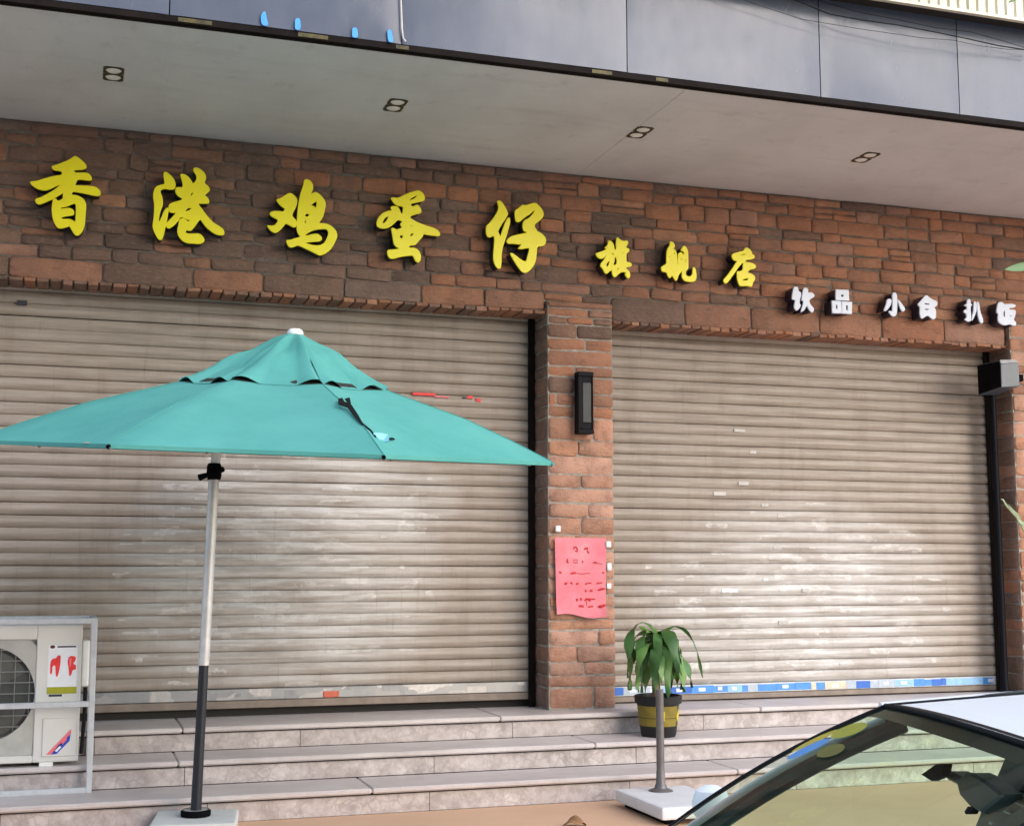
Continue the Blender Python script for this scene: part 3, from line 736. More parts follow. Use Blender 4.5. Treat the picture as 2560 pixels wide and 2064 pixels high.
c4 = [[(475,285),(540,285),(620,293),(700,255),(800,205),(920,165),(1030,138),(1080,150),(1140,200),(1168,260),(1172,310),(1150,342),(1060,362),(960,385),(880,400),(890,445),(920,475),(950,465),(1005,428),(1050,455),(1090,510),(1100,570),(1080,598),(1000,615),(910,640),(868,680),(875,710),(960,760),(1080,820),(1220,870),(1350,905),(1440,955),(1480,1010),(1485,1050),(1460,1070),(1380,1062),(1250,1045),(1140,1020),(1130,1080),(1060,1155),(990,1235),(950,1260),(870,1260),(838,1290),(855,1318),(960,1318),(1020,1350),(1075,1420),(1090,1500),(1075,1590),(1035,1618),(990,1590),(955,1520),(930,1470),(890,1468),(780,1480),(640,1500),(540,1535),(470,1535),(425,1495),(405,1430),(410,1365),(500,1360),(640,1345),(660,1330),(600,1305),(550,1255),(525,1170),(515,1070),(490,960),(490,915),(520,908),(560,930),(590,950),(640,930),(715,910),(685,865),(675,825),(695,800),(725,780),(680,750),(635,732),(600,745),(560,790),(490,850),(410,900),(330,915),(240,900),(190,860),(182,800),(205,720),(260,645),(340,585),(420,560),(500,553),(475,495),(490,465),(550,460),(610,470),(650,525),(670,590),(695,620),(720,605),(730,540),(735,480),(705,455),(640,445),(580,425),(525,370)],
      [(850,335),(900,280),(970,240),(1020,238),(1000,275),(930,320),(870,342)], [(295,790),(330,720),(380,670),(415,665),(425,690),(395,750),(350,805),(315,818)], [(650,1090),(665,1055),(700,1045),(728,1065),(725,1110),(690,1130),(660,1118)], [(868,1060),(885,1020),(930,1003),(943,1025),(920,1065),(885,1093)], [(855,840),(895,850),(935,885),(880,882)]]
c5 = [[(905,210),(935,195),(985,212),(1080,180),(1180,150),(1240,170),(1310,245),(1365,330),(1382,400),(1360,460),(1290,530),(1185,610),(1180,660),(1210,710),(1245,772),(1330,810),(1400,875),(1430,940),(1425,1010),(1390,1065),(1330,1080),(1250,1090),(1232,1150),(1222,1290),(1205,1400),(1165,1500),(1100,1590),(1030,1645),(975,1660),(920,1640),(860,1570),(790,1470),(720,1360),(655,1245),(700,1238),(760,1280),(840,1345),(920,1400),(985,1425),(1015,1400),(1040,1300),(1070,1190),(1078,1120),(1020,1120),(930,1140),(830,1145),(860,1095),(930,1045),(830,1040),(700,1025),(615,1028),(585,990),(590,955),(640,905),(730,862),(870,830),(1050,795),(1000,770),(950,750),(932,680),(935,590),(965,530),(1060,485),(1130,420),(1180,350),(1190,310),(1165,305),(1110,365),(1020,425),(940,480),(880,535),(830,562),(790,550),(765,470),(762,370),(775,305),(850,265)],
      [(380,120),(415,103),(460,115),(510,185),(565,280),(602,365),(598,410),(560,470),(480,590),(420,690),(388,760),(415,820),(442,905),(470,810),(510,690),(560,560),(600,490),(630,470),(650,500),(648,580),(615,710),(570,860),(520,1010),(480,1150),(462,1300),(462,1450),(445,1550),(415,1572),(375,1550),(325,1475),(298,1380),(298,1250),(310,1100),(322,950),(315,870),(285,858),(245,875),(205,893),(165,870),(140,800),(135,710),(150,640),(220,580),(300,480),(370,370),(408,280),(405,200)]]
c6 = [[(248,105),(280,110),(305,135),(317,170),(320,205),(338,222),(352,190),(345,150),(350,100),(355,62),(400,100),(440,115),(480,105),(490,130),(470,175),(465,198),(495,200),(508,225),(490,248),(470,260),(468,310),(470,370),(520,372),(538,400),(520,420),(470,425),(468,455),(500,475),(518,520),(498,572),(470,540),(455,515),(470,490),(430,482),(390,495),(355,530),(328,552),(305,525),(297,490),(300,465),(270,470),(240,500),(220,507),(200,480),(185,445),(155,415),(160,385),(200,340),(235,270),(215,285),(180,320),(150,325),(115,300),(95,262),(160,245),(215,220),(245,205),(205,195),(230,175),(248,150)],
      [(325,300),(345,305),(358,350),(350,395),(320,412),(308,395),(325,350)], [(262,345),(268,370),(250,420),(228,425),(220,400),(240,365)], [(290,255),(310,250),(320,285),(300,280)], [(408,248),(437,253),(425,270)], [(345,450),(400,432),(390,445),(355,470)]]
c7 = [[(1005,118),(1040,125),(1062,160),(1060,185),(1030,205),(1060,210),(1085,250),(1090,330),(1095,400),(1103,400),(1105,330),(1108,265),(1130,250),(1150,255),(1172,295),(1180,250),(1165,232),(1138,225),(1160,185),(1178,170),(1205,190),(1225,240),(1225,400),(1228,440),(1195,480),(1195,520),(1220,545),(1255,545),(1280,520),(1285,440),(1300,428),(1315,450),(1325,520),(1325,570),(1305,602),(1230,605),(1180,590),(1152,550),(1155,500),(1160,460),(1130,495),(1105,530),(1090,585),(1072,592),(1050,550),(1020,515),(1020,545),(1000,560),(978,530),(965,488),(910,480),(897,440),(910,420),(965,388),(963,330),(967,230),(985,190),(1005,160)],
      [(1045,255),(1060,245),(1068,270),(1052,280)], [(1185,330),(1197,330),(1197,385),(1187,385)], [(985,300),(1010,292),(1012,305),(990,312)], [(1140,310),(1152,305),(1155,345),(1142,345)]]
c8 = [[(1920,200),(1945,193),(1985,215),(2005,250),(2005,272),(2035,285),(2037,315),(2005,330),(1940,335),(1915,360),(1945,372),(2000,378),(2040,395),(2057,425),(2040,445),(1985,455),(1955,480),(1950,500),(2000,510),(2040,540),(2045,575),(2020,610),(2005,665),(1960,655),(1900,655),(1865,658),(1845,625),(1828,560),(1825,480),(1870,480),(1895,465),(1900,430),(1903,370),(1890,370),(1840,430),(1770,530),(1720,600),(1690,628),(1665,610),(1663,580),(1700,540),(1760,460),(1800,400),(1830,352),(1790,345),(1765,310),(1762,280),(1790,260),(1850,245),(1910,230)],
      [(1890,580),(1905,567),(1965,562),(1965,580),(1950,592),(1900,597)], [(1840,277),(1900,264),(1960,270),(1900,284)]]
Z1 = [('香', c1, 60, 370, .1382, 'first of the row above the left shutter'), ('港', c2, 360, 400, .13247, 'second of the row'), ('鸡', c3, 650, 430, .13249, 'third of the row'),
      ('蛋', c4, 920, 460, .12099, 'fourth of the row'), ('仔', c5, 1200, 490, .11524, 'last of the five, above the pier')]
for ch, lp, x0, y0, s, wh in Z1:
    character('sign_character', 'large raised yellow Chinese character %s, %s' % (ch, wh), 'sign letter', G1, lp, x0, y0, s, M_yel, M_return, 9.965, .10)
for ch, lp, wh in (('旗', c6, 'first of the three, nearest the large ones'), ('舰', c7, 'middle one of the three'), ('店', c8, 'last of the three, nearest the white ones')):
    character('sign_character', 'small raised yellow Chinese character %s, %s' % (ch, wh), 'sign letter', G2, lp, 1470, 580, .20437, M_yel, M_return, 9.965, .10)
w = {'饮': ([[(125,97),(160,97),(162,135),(183,142),(188,165),(176,200),(172,240),(185,262),(150,308),(125,275),(140,205),(108,205),(112,160)], [(210,103),(247,110),(245,150),(285,145),(308,175),(270,200),(255,210),(270,255),(303,290),(285,325),(255,290),(240,250),(215,300),(183,320),(200,270),(212,215),(192,215),(198,175)]], 'first of the white row'),
     '品': ([[(495,120),(605,125),(610,213),(495,210)], [(540,160),(562,158),(562,185),(540,185)], [(460,217),(540,224),(543,325),(465,325)], [(493,252),(510,252),(510,292),(493,292)], [(550,224),(635,232),(632,332),(550,328)], [(583,255),(602,255),(602,302),(583,302)]], 'second of the white row'),
     '小': ([[(993,148),(1030,150),(1035,250),(1030,340),(1000,358),(965,320),(965,305),(992,320),(997,240)], [(948,203),(988,205),(975,260),(940,305),(918,305),(940,250)], [(1038,205),(1060,225),(1108,290),(1085,315),(1065,290)]], 'third of the white row'),
     '食': ([[(1290,165),(1330,200),(1390,225),(1385,260),(1360,275),(1375,300),(1375,370),(1350,382),(1310,345),(1290,350),(1250,378),(1235,330),(1240,270),(1215,250),(1250,215)], [(1272,235),(1322,240),(1320,256),(1276,251)], [(1276,283),(1318,287),(1316,302),(1278,300)]], 'fourth of the white row'),
     '扒': ([[(1655,205),(1680,207),(1682,245),(1698,252),(1682,266),(1682,310),(1687,345),(1685,393),(1660,402),(1630,380),(1650,370),(1648,330),(1625,320),(1628,300),(1652,295),(1652,265),(1625,258),(1652,248)], [(1712,225),(1735,230),(1735,300),(1715,360),(1692,398),(1702,340),(1711,290)], [(1741,225),(1757,235),(1765,310),(1797,400),(1775,420),(1750,360),(1743,290)]], 'second from the end of the white row'),
     '饭': ([[(1925,232),(1970,232),(1975,250),(2075,247),(2080,272),(2020,280),(2020,297),(2082,300),(2075,350),(2060,390),(2085,410),(2080,438),(2050,432),(2030,420),(1980,435),(1935,410),(1925,380),(1930,330),(1912,320)], [(1971,305),(1988,305),(1988,360),(1971,360)], [(2028,340),(2046,345),(2040,372)]], 'at the end of the white row')}
for ch, (lp, wh) in w.items():
    character('sign_character', 'small raised white Chinese character %s, %s' % (ch, wh), 'sign letter', G3, lp, 1950, 690, .28333, M_letterwhite, M_return_b, 9.955, .115, 1 if ch != '品' else 0)

# ================================================================== FIXTURES ON THE FRONT
# wall lamp on the pier
t = thing('wall_lamp', 'slim black wall lamp with a frosted pane on the brick pier', 'wall lamp', (3.897, 10.045, 2.945))
MB().box((-.05, -.012, -.24), (.05, .006, .24)).obj('back_plate', M_blackgloss, t, bevel=.004)
m = MB(); m.box((-.068, -.105, .215), (.068, -.013, .252)).box((-.068, -.105, -.252), (.068, -.013, -.215))
m.box((-.066, -.1, -.2148), (-.024, -.014, .2148)); m.box((.054, -.1, -.2148), (.066, -.014, .2148)); m.box((-.0238, -.034, -.2148), (.0538, -.014, .2148))
m.obj('lamp_housing', M_blackgloss, t, bevel=.004)
MB().box((-.022, -.090, -.16), (.052, -.040, .165)).obj('lamp_shade', plain('frosted_lamp_pane', (.055, .06, .058), .4, spec=.2), t, bevel=.003)
m = MB().box((-.022, -.092, -.2145), (.052, -.036, -.162)).box((-.022, -.092, .167), (.052, -.036, .2145)); m.obj('lamp_cap', M_blackgloss, t)
# notice
t = thing('paper_notice', 'pink paper notice with red handwriting taped to the brick pier', 'notice')
YN = 10.022
def nfn(u, v):
    a, b = (3.653, 1.859), (4.098, 1.856); c, d = (3.664, 1.250), (4.083, 1.222)
    x = (a[0]*(1-u)+b[0]*u)*(1-v) + (c[0]*(1-u)+d[0]*u)*v; z_ = (a[1]*(1-u)+b[1]*u)*(1-v) + (c[1]*(1-u)+d[1]*u)*v
    x -= .02 * math.sin(math.pi * v) * 0; z_ += .012 * math.sin(2.2 * u * math.pi) * v * v
    y = YN - .014 * max(0, v - .82) / .18 * (1 - .3 * u) - .004 * math.sin(5 * u + 3 * v) - .02 * max(0, u - .9) / .1 * max(0, v - .75) / .25
    return (x, y, z_)
MB().grid(nfn, 14, 16).obj('sheet', M_pink, t, smooth=True)
def nb(px, py):            # crop pixel of the notice -> sheet u, v
    return ((px - 262) / (1200 - 262), (py - 165) / (1590 - 165))
def stroke(pts, wd):
    m = MB(); P = []
    for px, py in pts:
        u, v = nb(px, py); x, y, z_ = nfn(u, v); P.append(Vector((x, y - .0025, z_)))
    m.tube(P, [wd * .6] + [wd] * (len(P) - 2) + [wd * .6] if len(P) > 2 else wd, 6)
    for i, q in enumerate(m.v): m.v[i] = (q[0], P[0].y + (q[1] - P[0].y) * .12 - .0005 if abs(P[0].y - P[-1].y) < .003 else q[1], q[2])
    m.obj('handwriting', M_inkred, t)
for pts, wd in (([(600,380),(605,335),(635,330),(665,370),(665,410)], .006), ([(625,405),(672,420)], .004), ([(790,380),(820,350),(850,350),(850,385)], .0085), ([(850,400),(880,440)], .007),
                ([(480,555),(478,600),(495,640)], .008), ([(580,570),(660,568),(665,625),(600,620),(600,580)], .003), ([(755,600),(775,600)], .009), ([(955,612),(1000,602),(1040,615)], .007), ([(1040,620),(1130,628)], .003),
                ([(325,795),(345,810),(365,830)], .008), ([(535,830),(590,818),(640,808)], .009), ([(640,812),(740,820),(800,810),(915,798)], .003), ([(1125,795),(1165,782)], .006),
                ([(420,1025),(450,1020),(475,1010)], .011), ([(525,1000),(560,1000),(570,1025)], .008), ([(665,990),(668,1020)], .012), ([(830,980),(832,1005)], .010), ([(850,975),(930,975)], .005), ([(1020,975),(1050,980),(1135,968)], .007),
                ([(810,1120),(838,1115)], .010), ([(900,1110),(950,1108)], .009), ([(1050,1100),(1110,1085),(1185,1080)], .011),
                ([(655,1280),(662,1325)], .009), ([(730,1255),(735,1300)], .009), ([(800,1290),(830,1260),(1000,1258)], .007), ([(895,1265),(900,1295)], .010), ([(835,1290),(838,1380)], .003),
                ([(685,1410),(740,1400),(785,1400)], .011), ([(860,1400),(960,1380)], .007), ([(1055,1390),(1110,1395),(1185,1375)], .013)):
    stroke(pts, wd)
for px, py, ww, hh in ((1395, 1321, .045, .05), (1521, 1360, .045, .05), (1523, 1416, .04, .06), (1522, 1464, .042, .045)):
    p = at(px, py, YN)
    MB().box((p.x - ww / 2, 10.012, p.z - hh / 2), (p.x + ww / 2, 10.035, p.z + hh / 2)).obj('tape_pad', M_tape, t, bevel=.009, seg=2, smooth=True)
# black box lamp and drainpipe at the right
t = thing('box_speaker', 'black box speaker mounted high at the end of the right shutter', 'speaker', (7.87, 9.74, 3.335), R(-6))
m = MB(); m.add([(-.09, 0, -.125), (.09, 0, -.11), (.10, .36, -.14), (-.10, .36, -.15), (-.09, 0, .085), (.09, 0, .10), (.10, .36, .14), (-.10, .36, .13), (-.075, .035, .125), (.075, .035, .135)],
    [(0,3,2,1),(0,1,5,4),(1,2,6,9,5),(2,3,7,6),(3,0,4,8,7),(4,5,9,8),(8,9,6,7)])
m.obj('cabinet', plain('slate_speaker_cabinet', (.07, .09, .115), .35), t, bevel=.006, seg=2)
MB().add([(-.0925, .008, -.118), (-.1025, .352, -.143), (-.1025, .352, .123), (-.0795, .037, .116), (-.0925, .008, .08)], [(0, 1, 2, 3, 4)]).obj('grille', M_black, t)
MB().add([(-.088, -.003, .09), (.088, -.003, .104), (.073, .032, .1375), (-.073, .032, .1275)], [(0, 1, 2, 3)]).obj('top_bezel', plain('pale_speaker_bezel', (.42, .43, .44), .5), t)
MB().box((.095, .2, -.03), (.262, .25, .03)).obj('bracket', M_black, t)
tag(MB().tube([(8.03, 10.19, .505), (8.025, 10.19, .60), (8.025, 10.19, 3.30)], [.045, .033, .031], 12).obj('drainpipe', M_blackgloss, smooth=True), 'black vertical drainpipe at the edge of the right shutter', 'pipe')

# ================================================================== UMBRELLA
ux, uy = .778, 8.62
um = thing('market_umbrella', 'open turquoise market umbrella with a vented top on a two tone pole', 'umbrella', (ux, uy, 0))
def U(v): return Vector(v) - Vector((ux, uy, 0))
MBs = MB(); Rz = Matrix.Rotation(R(-9), 4, 'Z')
MBs.box((-.25, -.27, 0), (.25, .22, .095), Rz); MBs.obj('base_slab', M_concrete, um, bevel=.012, seg=2)
m = MB(); m.lathe([(.0, .096), (.088, .096), (.092, .105), (.092, .128), (.080, .136), (.080, .130), (.034, .130)], (0, 0, 0), 24); m.obj('base_collar', M_black, um, smooth=True)
m = MB(); m.lathe([(.034, .1305), (.078, .1305), (.078, .1335), (.034, .1335)], (0, 0, 0), 24); m.obj('collar_ring', plain('grey_collar_top', (.30, .30, .30), .5), um, smooth=True)
j0 = U((.803, 8.62, 1.012)); jp = U((.835, 8.62, 2.215))
MB().tube([(0, 0, .10), (.012, 0, .55), j0], [.0335, .031, .030], 16).obj('lower_pole', M_charcoal, um, smooth=True)
MB().tube([j0 + Vector((0, 0, -.002)), (j0 + jp) / 2, jp], .0335, 16).obj('upper_pole', M_poleal, um, smooth=True)
m = MB(); m.lathe([(.0, -.055), (.040, -.055), (.047, -.03), (.047, .03), (.038, .05), (.0, .05)], jp + Vector((0, 0, .01)), 16)
m.tube([jp + Vector((-.03, -.02, -.01)), jp + Vector((-.095, -.04, -.035))], [.014, .022], 10); m.tube([jp + Vector((.02, -.05, .01)), jp + Vector((.05, -.07, .02))], .018, 8)
m.obj('tilt_joint', M_black, um, smooth=True)
MB().tube([jp + Vector((.005, 0, .055)), jp + Vector((.012, -.01, .13))], .030, 14).obj('pole_sleeve', M_white, um, smooth=True)
# canopy: eight ribs, rim centre and top centre differ (the canopy is tilted at the joint and sags to one side)
RC = Vector((1.19, 8.28, 2.33)); RT = Vector((1.265, 8.30, 3.06))
RR = 1.775; A0 = R(-3.5)
tilt = Matrix.Rotation(R(4.9), 3, 'X') @ Matrix.Rotation(R(.7), 3, 'Y')
def rad(k): return A0 + R(22.5) + k * R(45)
YAWV = -YAW * .55
def rim_pt(t_, f, sag):
    """t_: 0 rim .. 1 top; f: rib position 0..8 (float)"""
    k = int(math.floor(f)) % 8; fr = f - math.floor(f)
    # radius and height along the rib
    prof = [(0, 1.0, 0), (.18, .84, .135), (.36, .67, .265), (.55, .365, .445), (.7, .255, .56), (.85, .145, .68), (.95, .062, .775), (1, .03, .80)]
    for (t0, r0, h0), (t1, r1, h1) in zip(prof, prof[1:]):
        if t_ <= t1 + 1e-9: q = (t_ - t0) / (t1 - t0); r_ = r0 + (r1 - r0) * q; h_ = h0 + (h1 - h0) * q; break
    a0, a1 = rad(k), rad(k + 1)
    p0 = Vector((math.sin(a0), -math.cos(a0), 0)); p1 = Vector((math.sin(a1), -math.cos(a1), 0))
    d = (p0 * (1 - fr) + p1 * fr)
    s_ = 4 * fr * (1 - fr)
    d *= (1 - sag * s_ * (1 - t_))
    d = Matrix.Rotation(YAWV, 3, 'Z') @ d
    w_ = min(1, h_ / .80)
    c_ = RC.lerp(Vector((RT.x, RT.y, RC.z)), w_)
    off = Vector((d.x * r_ * RR, d.y * r_ * RR, h_ * (RT.z - RC.z) / .80 - .035 * s_ * math.sin(math.pi * min(1, t_ * 1.25)) * (1 - t_)))
    off = tilt @ off
    return c_ + off
m = MB(); NF = 64
m.grid(lambda u, v: U(rim_pt(v * .70, u * 8, .055)), NF, 16)
m.obj('canopy', M_canvas, um, smooth=True, angle=60)
# hem, turned down
m = MB()
def hem(u, v):
    p = rim_pt(0, u * 8, .055); q = rim_pt(.02, u * 8, .055)
    return U(p + Vector((0, 0, -.022 * v)) + (q - p) * .04 * v)
m.grid(hem, NF, 1); m.obj('hem', M_canvas, um, smooth=True, angle=30)
# vent cap
def vent(u, v):
    f = u * 8; t_ = .535 + .465 * v
    p = rim_pt(t_, f, .02); fr = f - math.floor(f)
    lift = (1 - v) ** 1.5
    sc = max(0, math.sin(math.pi * (fr * 3 + .25 * math.sin(f * 2.1)))) ** 1.2
    wr = .006 * math.sin(f * 5.3 + 1.2) * (1 - v) * v * 4 + .036 * noise.noise(Vector((f * 1.7, v * 2.5, 1))) * v * (1 - v) * 4
    cen = RC.lerp(Vector((RT.x, RT.y, RC.z)), .6); out = Vector((p.x - cen.x, p.y - cen.y, 0))
    out = out.normalized() if out.length > .02 else Vector((0, 0, 0))
    return U(p + Vector((0, 0, .010 + lift * (-.004 + .034 * sc) + wr)) + out * (wr * .6 - .01 * lift))
m = MB(); m.grid(vent, 192, 16); m.obj('vent_cap', M_canvas, um, smooth=True, angle=50)
m = MB(); m.grid(lambda u, v: U(rim_pt(.542 + .10 * v, u * 8, .05) + Vector((0, 0, .004 - .01 * v))), NF, 2); m.obj('vent_dark_ring', M_darkgap, um, smooth=True)  # near-black band on the canopy beneath the vent cap's edge
apex = rim_pt(1, 0, 0) * .5 + rim_pt(1, 4, 0) * .5
m = MB(); m.lathe([(.0, .045), (.036, .043), (.049, .03), (.052, .012), (.048, .0)], U(apex), 20); m.obj('finial', M_white, um, smooth=True)
MB().tube([jp + Vector((.012, -.01, .13)), U(apex) + Vector((0, 0, -.05))], .022, 12).obj('mast', M_poleal, um, smooth=True)
hub = U(apex) + Vector((0, 0, -.10)); run = hub.lerp(jp + Vector((.012, -.01, .13)), .45)
m = MB(); m.lathe([(0, -.03), (.06, -.03), (.06, .03), (0, .03)], hub, 16); m.obj('hub', M_black, um, smooth=True)
m = MB(); m.lathe([(0, -.03), (.05, -.03), (.05, .03), (0, .03)], run, 16); m.obj('runner', M_black, um, smooth=True)
for k in range(8):
    P = [U(rim_pt(t_, k, 0)) + Vector((0, 0, -.022)) for t_ in (0, .18, .36, .55, .7)]
    rb = MB().tube(P + [hub], .009, 6).obj('rib', M_dkgrey, um)
    MB().tube([P[2], run], .007, 6).obj('strut', M_dkgrey, rb)
    e = U(rim_pt(0, k, 0)); d = (e - P[1]).normalized()
    MB().tube([e + Vector((0, 0, -.012)) - d * .05, e + Vector((0, 0, -.012)) + d * .008], .010, 8).obj('rib_tip', M_canvas if k == 1 else M_black, rb)
for k in range(8):
    MB().tube([U(rim_pt(t_ * .01, k, 0)) + Vector((0, 0, .002)) for t_ in range(0, 55, 6)], .0022, 5).obj('seam', M_canvas, um, smooth=True)
# tie strap on the front panel
def on_canopy(px, py, lift=.012):
    best = None
    for i in range(0, 81):
        f = -1.2 + 2.4 * i / 80
        for j in range(0, 56):
            t_ = j * .01; p = rim_pt(t_, f % 8, .055)
            d = p - Vector((0, 0, EYE)); zz = d.dot(_F); x = W0/2 + FPX * d.dot(_Rt) / zz; y = H0/2 - FPX * d.dot(_U) / zz
            e = (x - px) ** 2 + (y - py) ** 2
            if best is None or e < best[0]: best = (e, p)
    p = best[1]; n_ = Vector((-.25, -.8, .5)).normalized()
    return U(p + n_ * lift)
def ribbon(pts, ws, lift):
    P = [on_canopy(x, y, l) for (x, y), l in zip(pts, lift)]; m = MB(); vs = []
    for i, p in enumerate(P):
        t_ = (P[min(i+1, len(P)-1)] - P[max(i-1, 0)]).normalized(); s_ = t_.cross(Vector((-.25, -.8, .5))).normalized() * ws[i]
        n_ = Vector((-.25, -.8, .5)).normalized() * .004
        vs += [p + s_ + n_, p - s_ + n_, p - s_ - n_, p + s_ - n_]
    for i in range(len(P) - 1):
        a, b = 4 * i, 4 * i + 4
        for q in range(4): m.f.append((a + q, a + (q+1) % 4, b + (q+1) % 4, b + q))
    m.v = [tuple(v) for v in vs]; m.f += [(0, 1, 2, 3), tuple(4 * (len(P) - 1) + q for q in (3, 2, 1, 0))]
    return m
ribbon([(848, 1003), (856, 1013), (872, 1026), (890, 1042), (905, 1062), (925, 1080), (942, 1094)], [.012, .018, .013, .011, .005, .0035, .003], [.02, .034, .028, .016, .009, .007, .007]).obj('tie_strap', M_rubber, um, smooth=True)
ribbon([(867, 1004), (872, 1010), (874, 1017)], [.008, .014, .008], [.03, .045, .03]).obj('strap_toggle', M_rubber, um)
ribbon([(936, 1088), (950, 1096), (962, 1103), (970, 1104)], [.006, .022, .026, .010], [.012, .016, .016, .012]).obj('strap_tab', plain('pale_blue_strap_tab', (.20, .48, .60), .6), um, smooth=True)
ribbon([(971, 1102), (980, 1102), (988, 1101)], [.006, .006, .006], [.014, .014, .014]).obj('strap_end', M_rubber, um)
p = on_canopy(89, 1082, .003); MB().lathe([(0, .004), (.012, .003), (.014, 0)], p, 10).obj('spot', plain('pale_spot', (.70, .50, .36), .7), um)

# loose things on the ground
tag(MB().lathe([(0, .034), (.02, .032), (.028, .018), (.024, .004), (.012, 0), (0, 0)], (1.065, 8.47, .001), 16).obj('bottle_cap', M_red, smooth=True), 'small round red cap lying beside the umbrella base', 'cap')
lf = MB(); lf.grid(lambda u, v: (3.06 + .15 * (u - .5), 8.055 + .10 * (v - .5) * (1 - (2*u-1)**2 * .7), .006 + .055 * math.sin(math.pi * u) * (1 - .6 * (2*v-1)**2) + .01 * math.sin(9 * u + 4 * v)), 12, 6)
tag(lf.obj('fallen_leaf', M_dryleaf, smooth=True), 'curled dry brown leaf lying on the peach pavement', 'leaf')

# ================================================================== SPARE UMBRELLA BASE
ub = thing('umbrella_base', 'square white umbrella base with an empty grey pole below the potted plant', 'umbrella base', (3.855, 8.42, 0))
MB().box((-.275, -.55, .035), (.265, .225, .115)).obj('base_tray', M_whitebase, ub, bevel=.018, seg=2)
for x in (-.22, .15): MB().box((x, -.50, .0), (x + .06, .18, .0345)).obj('foot', M_black, ub)
m = MB(); m.lathe([(.085, .1155), (.080, .122), (.045, .135), (.032, .17), (.0285, .25)], (-.01, .05, 0), 20); m.obj('pole_collar', M_dkgrey, ub, smooth=True)
m = MB(); m.lathe([(.027, .16), (.027, .79), (.021, .79), (.021, .70)], (-.01, .05, 0), 18); m.obj('pole', M_dkgrey, ub, smooth=True)

# ================================================================== POTTED PLANT
px, py = 4.325, 9.555
pp = thing('potted_plant', 'drooping green strap leaved plant in a black and yellow pot on the steps', 'potted plant', (px, py, .335))
m = MB(); m.lathe([(0, .0), (.128, .0), (.134, .015), (.145, .085), (.146, .0855)], n=32); m.lathe([(.158, .235), (.162, .238), (.164, .25), (.180, .252), (.184, .305), (.176, .312), (.166, .31), (.155, .26), (0, .262)], n=32)
m.obj('pot', M_potblk, pp, smooth=True)
m = MB(); m.lathe([(.1462, .0852), (.1615, .2365)], n=32); m.obj('pot_band', M_ochre, pp, smooth=True)
def band_pt(a, h, r=.003):
    rr = .1462 + (.1615 - .1462) * (h - .0852) / .1513 + r
    return (rr * math.sin(a), -rr * math.cos(a), h)
def patch(pts, mat, name, r):
    m = MB(); m.add([band_pt(a, h, r) for a, h in pts], [tuple(range(len(pts)))]); m.obj(name, mat, pp)
patch([(.62, .16), (.80, .21), (.98, .165), (.80, .115)], M_potyel, 'pot_print', .004)
patch([(.66, .235), (.72, .20), (.78, .235)], M_ink, 'pot_print', .003); patch([(.66, .092), (.76, .13), (.86, .092)], M_ink, 'pot_print', .003)
patch([(-.42, .13), (-.42, .20), (-.30, .20), (-.30, .13)], M_potyel, 'pot_print', .003); patch([(-.2, .13), (-.2, .20), (-.1, .20), (-.1, .13)], M_potyel, 'pot_print', .003)
for h in (.112, .146, .18, .21):
    m = MB(); m.lathe([(.1462 + (.1615 - .1462) * (h - .0852) / .1513 + .0025, h - .002), (.1462 + (.1615 - .1462) * (h - .0852) / .1513 + .0025, h + .002)], n=32); m.obj('pot_print', M_ochre if h != .146 else M_potblk, pp)
MB().lathe([(.154, .272), (.08, .285), (0, .29)], n=20).obj('soil', M_soil, pp, smooth=True)
MB().tube([(-.015, 0, .27), (-.022, .0, .42), (-.015, 0, .55)], [.030, .027, .024], 10).obj('cane', M_bark, pp, smooth=True)
MB().tube([(0, -.01, .27), (.002, -.008, .55), (.0, -.01, .74)], [.014, .012, .009], 8).obj('stem', plain('green_stem', (.04, .085, .02), .6), pp, smooth=True)
rnd = random.Random(4)
def leaf(az, L, W_, rise, fold, mat, z0=.70, twist=0, wig=1):
    n = 14; P = []; th = rise
    p = Vector((0, -.01, z0)); ds = L / n
    dirh = Vector((math.cos(az), math.sin(az), 0))
    for i in range(n + 1):
        P.append(p.copy())
        th -= fold * (1.6 * math.exp(-((i - 4) / 3.0) ** 2) + .22)
        th = max(th, -1.52)
        p = p + (dirh * math.cos(th) + Vector((0, 0, 1)) * math.sin(th)) * ds
    m = MB(); vs = []
    for i, q in enumerate(P):
        s_ = i / n; wd = W_ * (math.sin(math.pi * min(1, .12 + .88 * s_)) ** .7) * (1 if s_ < .97 else .3)
        t_ = (P[min(i+1, n)] - P[max(i-1, 0)]).normalized(); side = t_.cross(Vector((0, 0, 1)))
        side = Vector((-math.sin(az), math.cos(az), 0)); nrm = side.cross(t_)
        a = twist * s_; sd = side * math.cos(a) + nrm * math.sin(a)
        wv = wig * .010 * math.sin(13 * s_ + az * 3)
        vs += [q - sd * wd + nrm * (.008 + wv), q, q + sd * wd + nrm * (.008 - wv)]
    for i in range(n):
        a, b = 3 * i, 3 * i + 3
        m.f += [(a, a+1, b+1, b), (a+1, a+2, b+2, b+1)]
    m.v = [tuple(v) for v in vs]
    m.obj('leaf', mat, pp, smooth=True, angle=80)
for i in range(24):
    az = i * 2.399 + rnd.uniform(-.2, .2)
    leaf(az, rnd.uniform(.42, .58), rnd.uniform(.030, .044), rnd.uniform(.80, 1.35), rnd.uniform(.21, .33), M_leaf if i % 3 else M_leaf_mid, rnd.uniform(.58, .72), rnd.uniform(-1.0, 1.0), 1.6)
for az, L in ((.4, .20), (2.2, .22), (3.6, .18), (5.0, .22), (1.3, .2)):
    leaf(az, L, .026, 1.3, .08, M_leaf_hi, .70, .2)
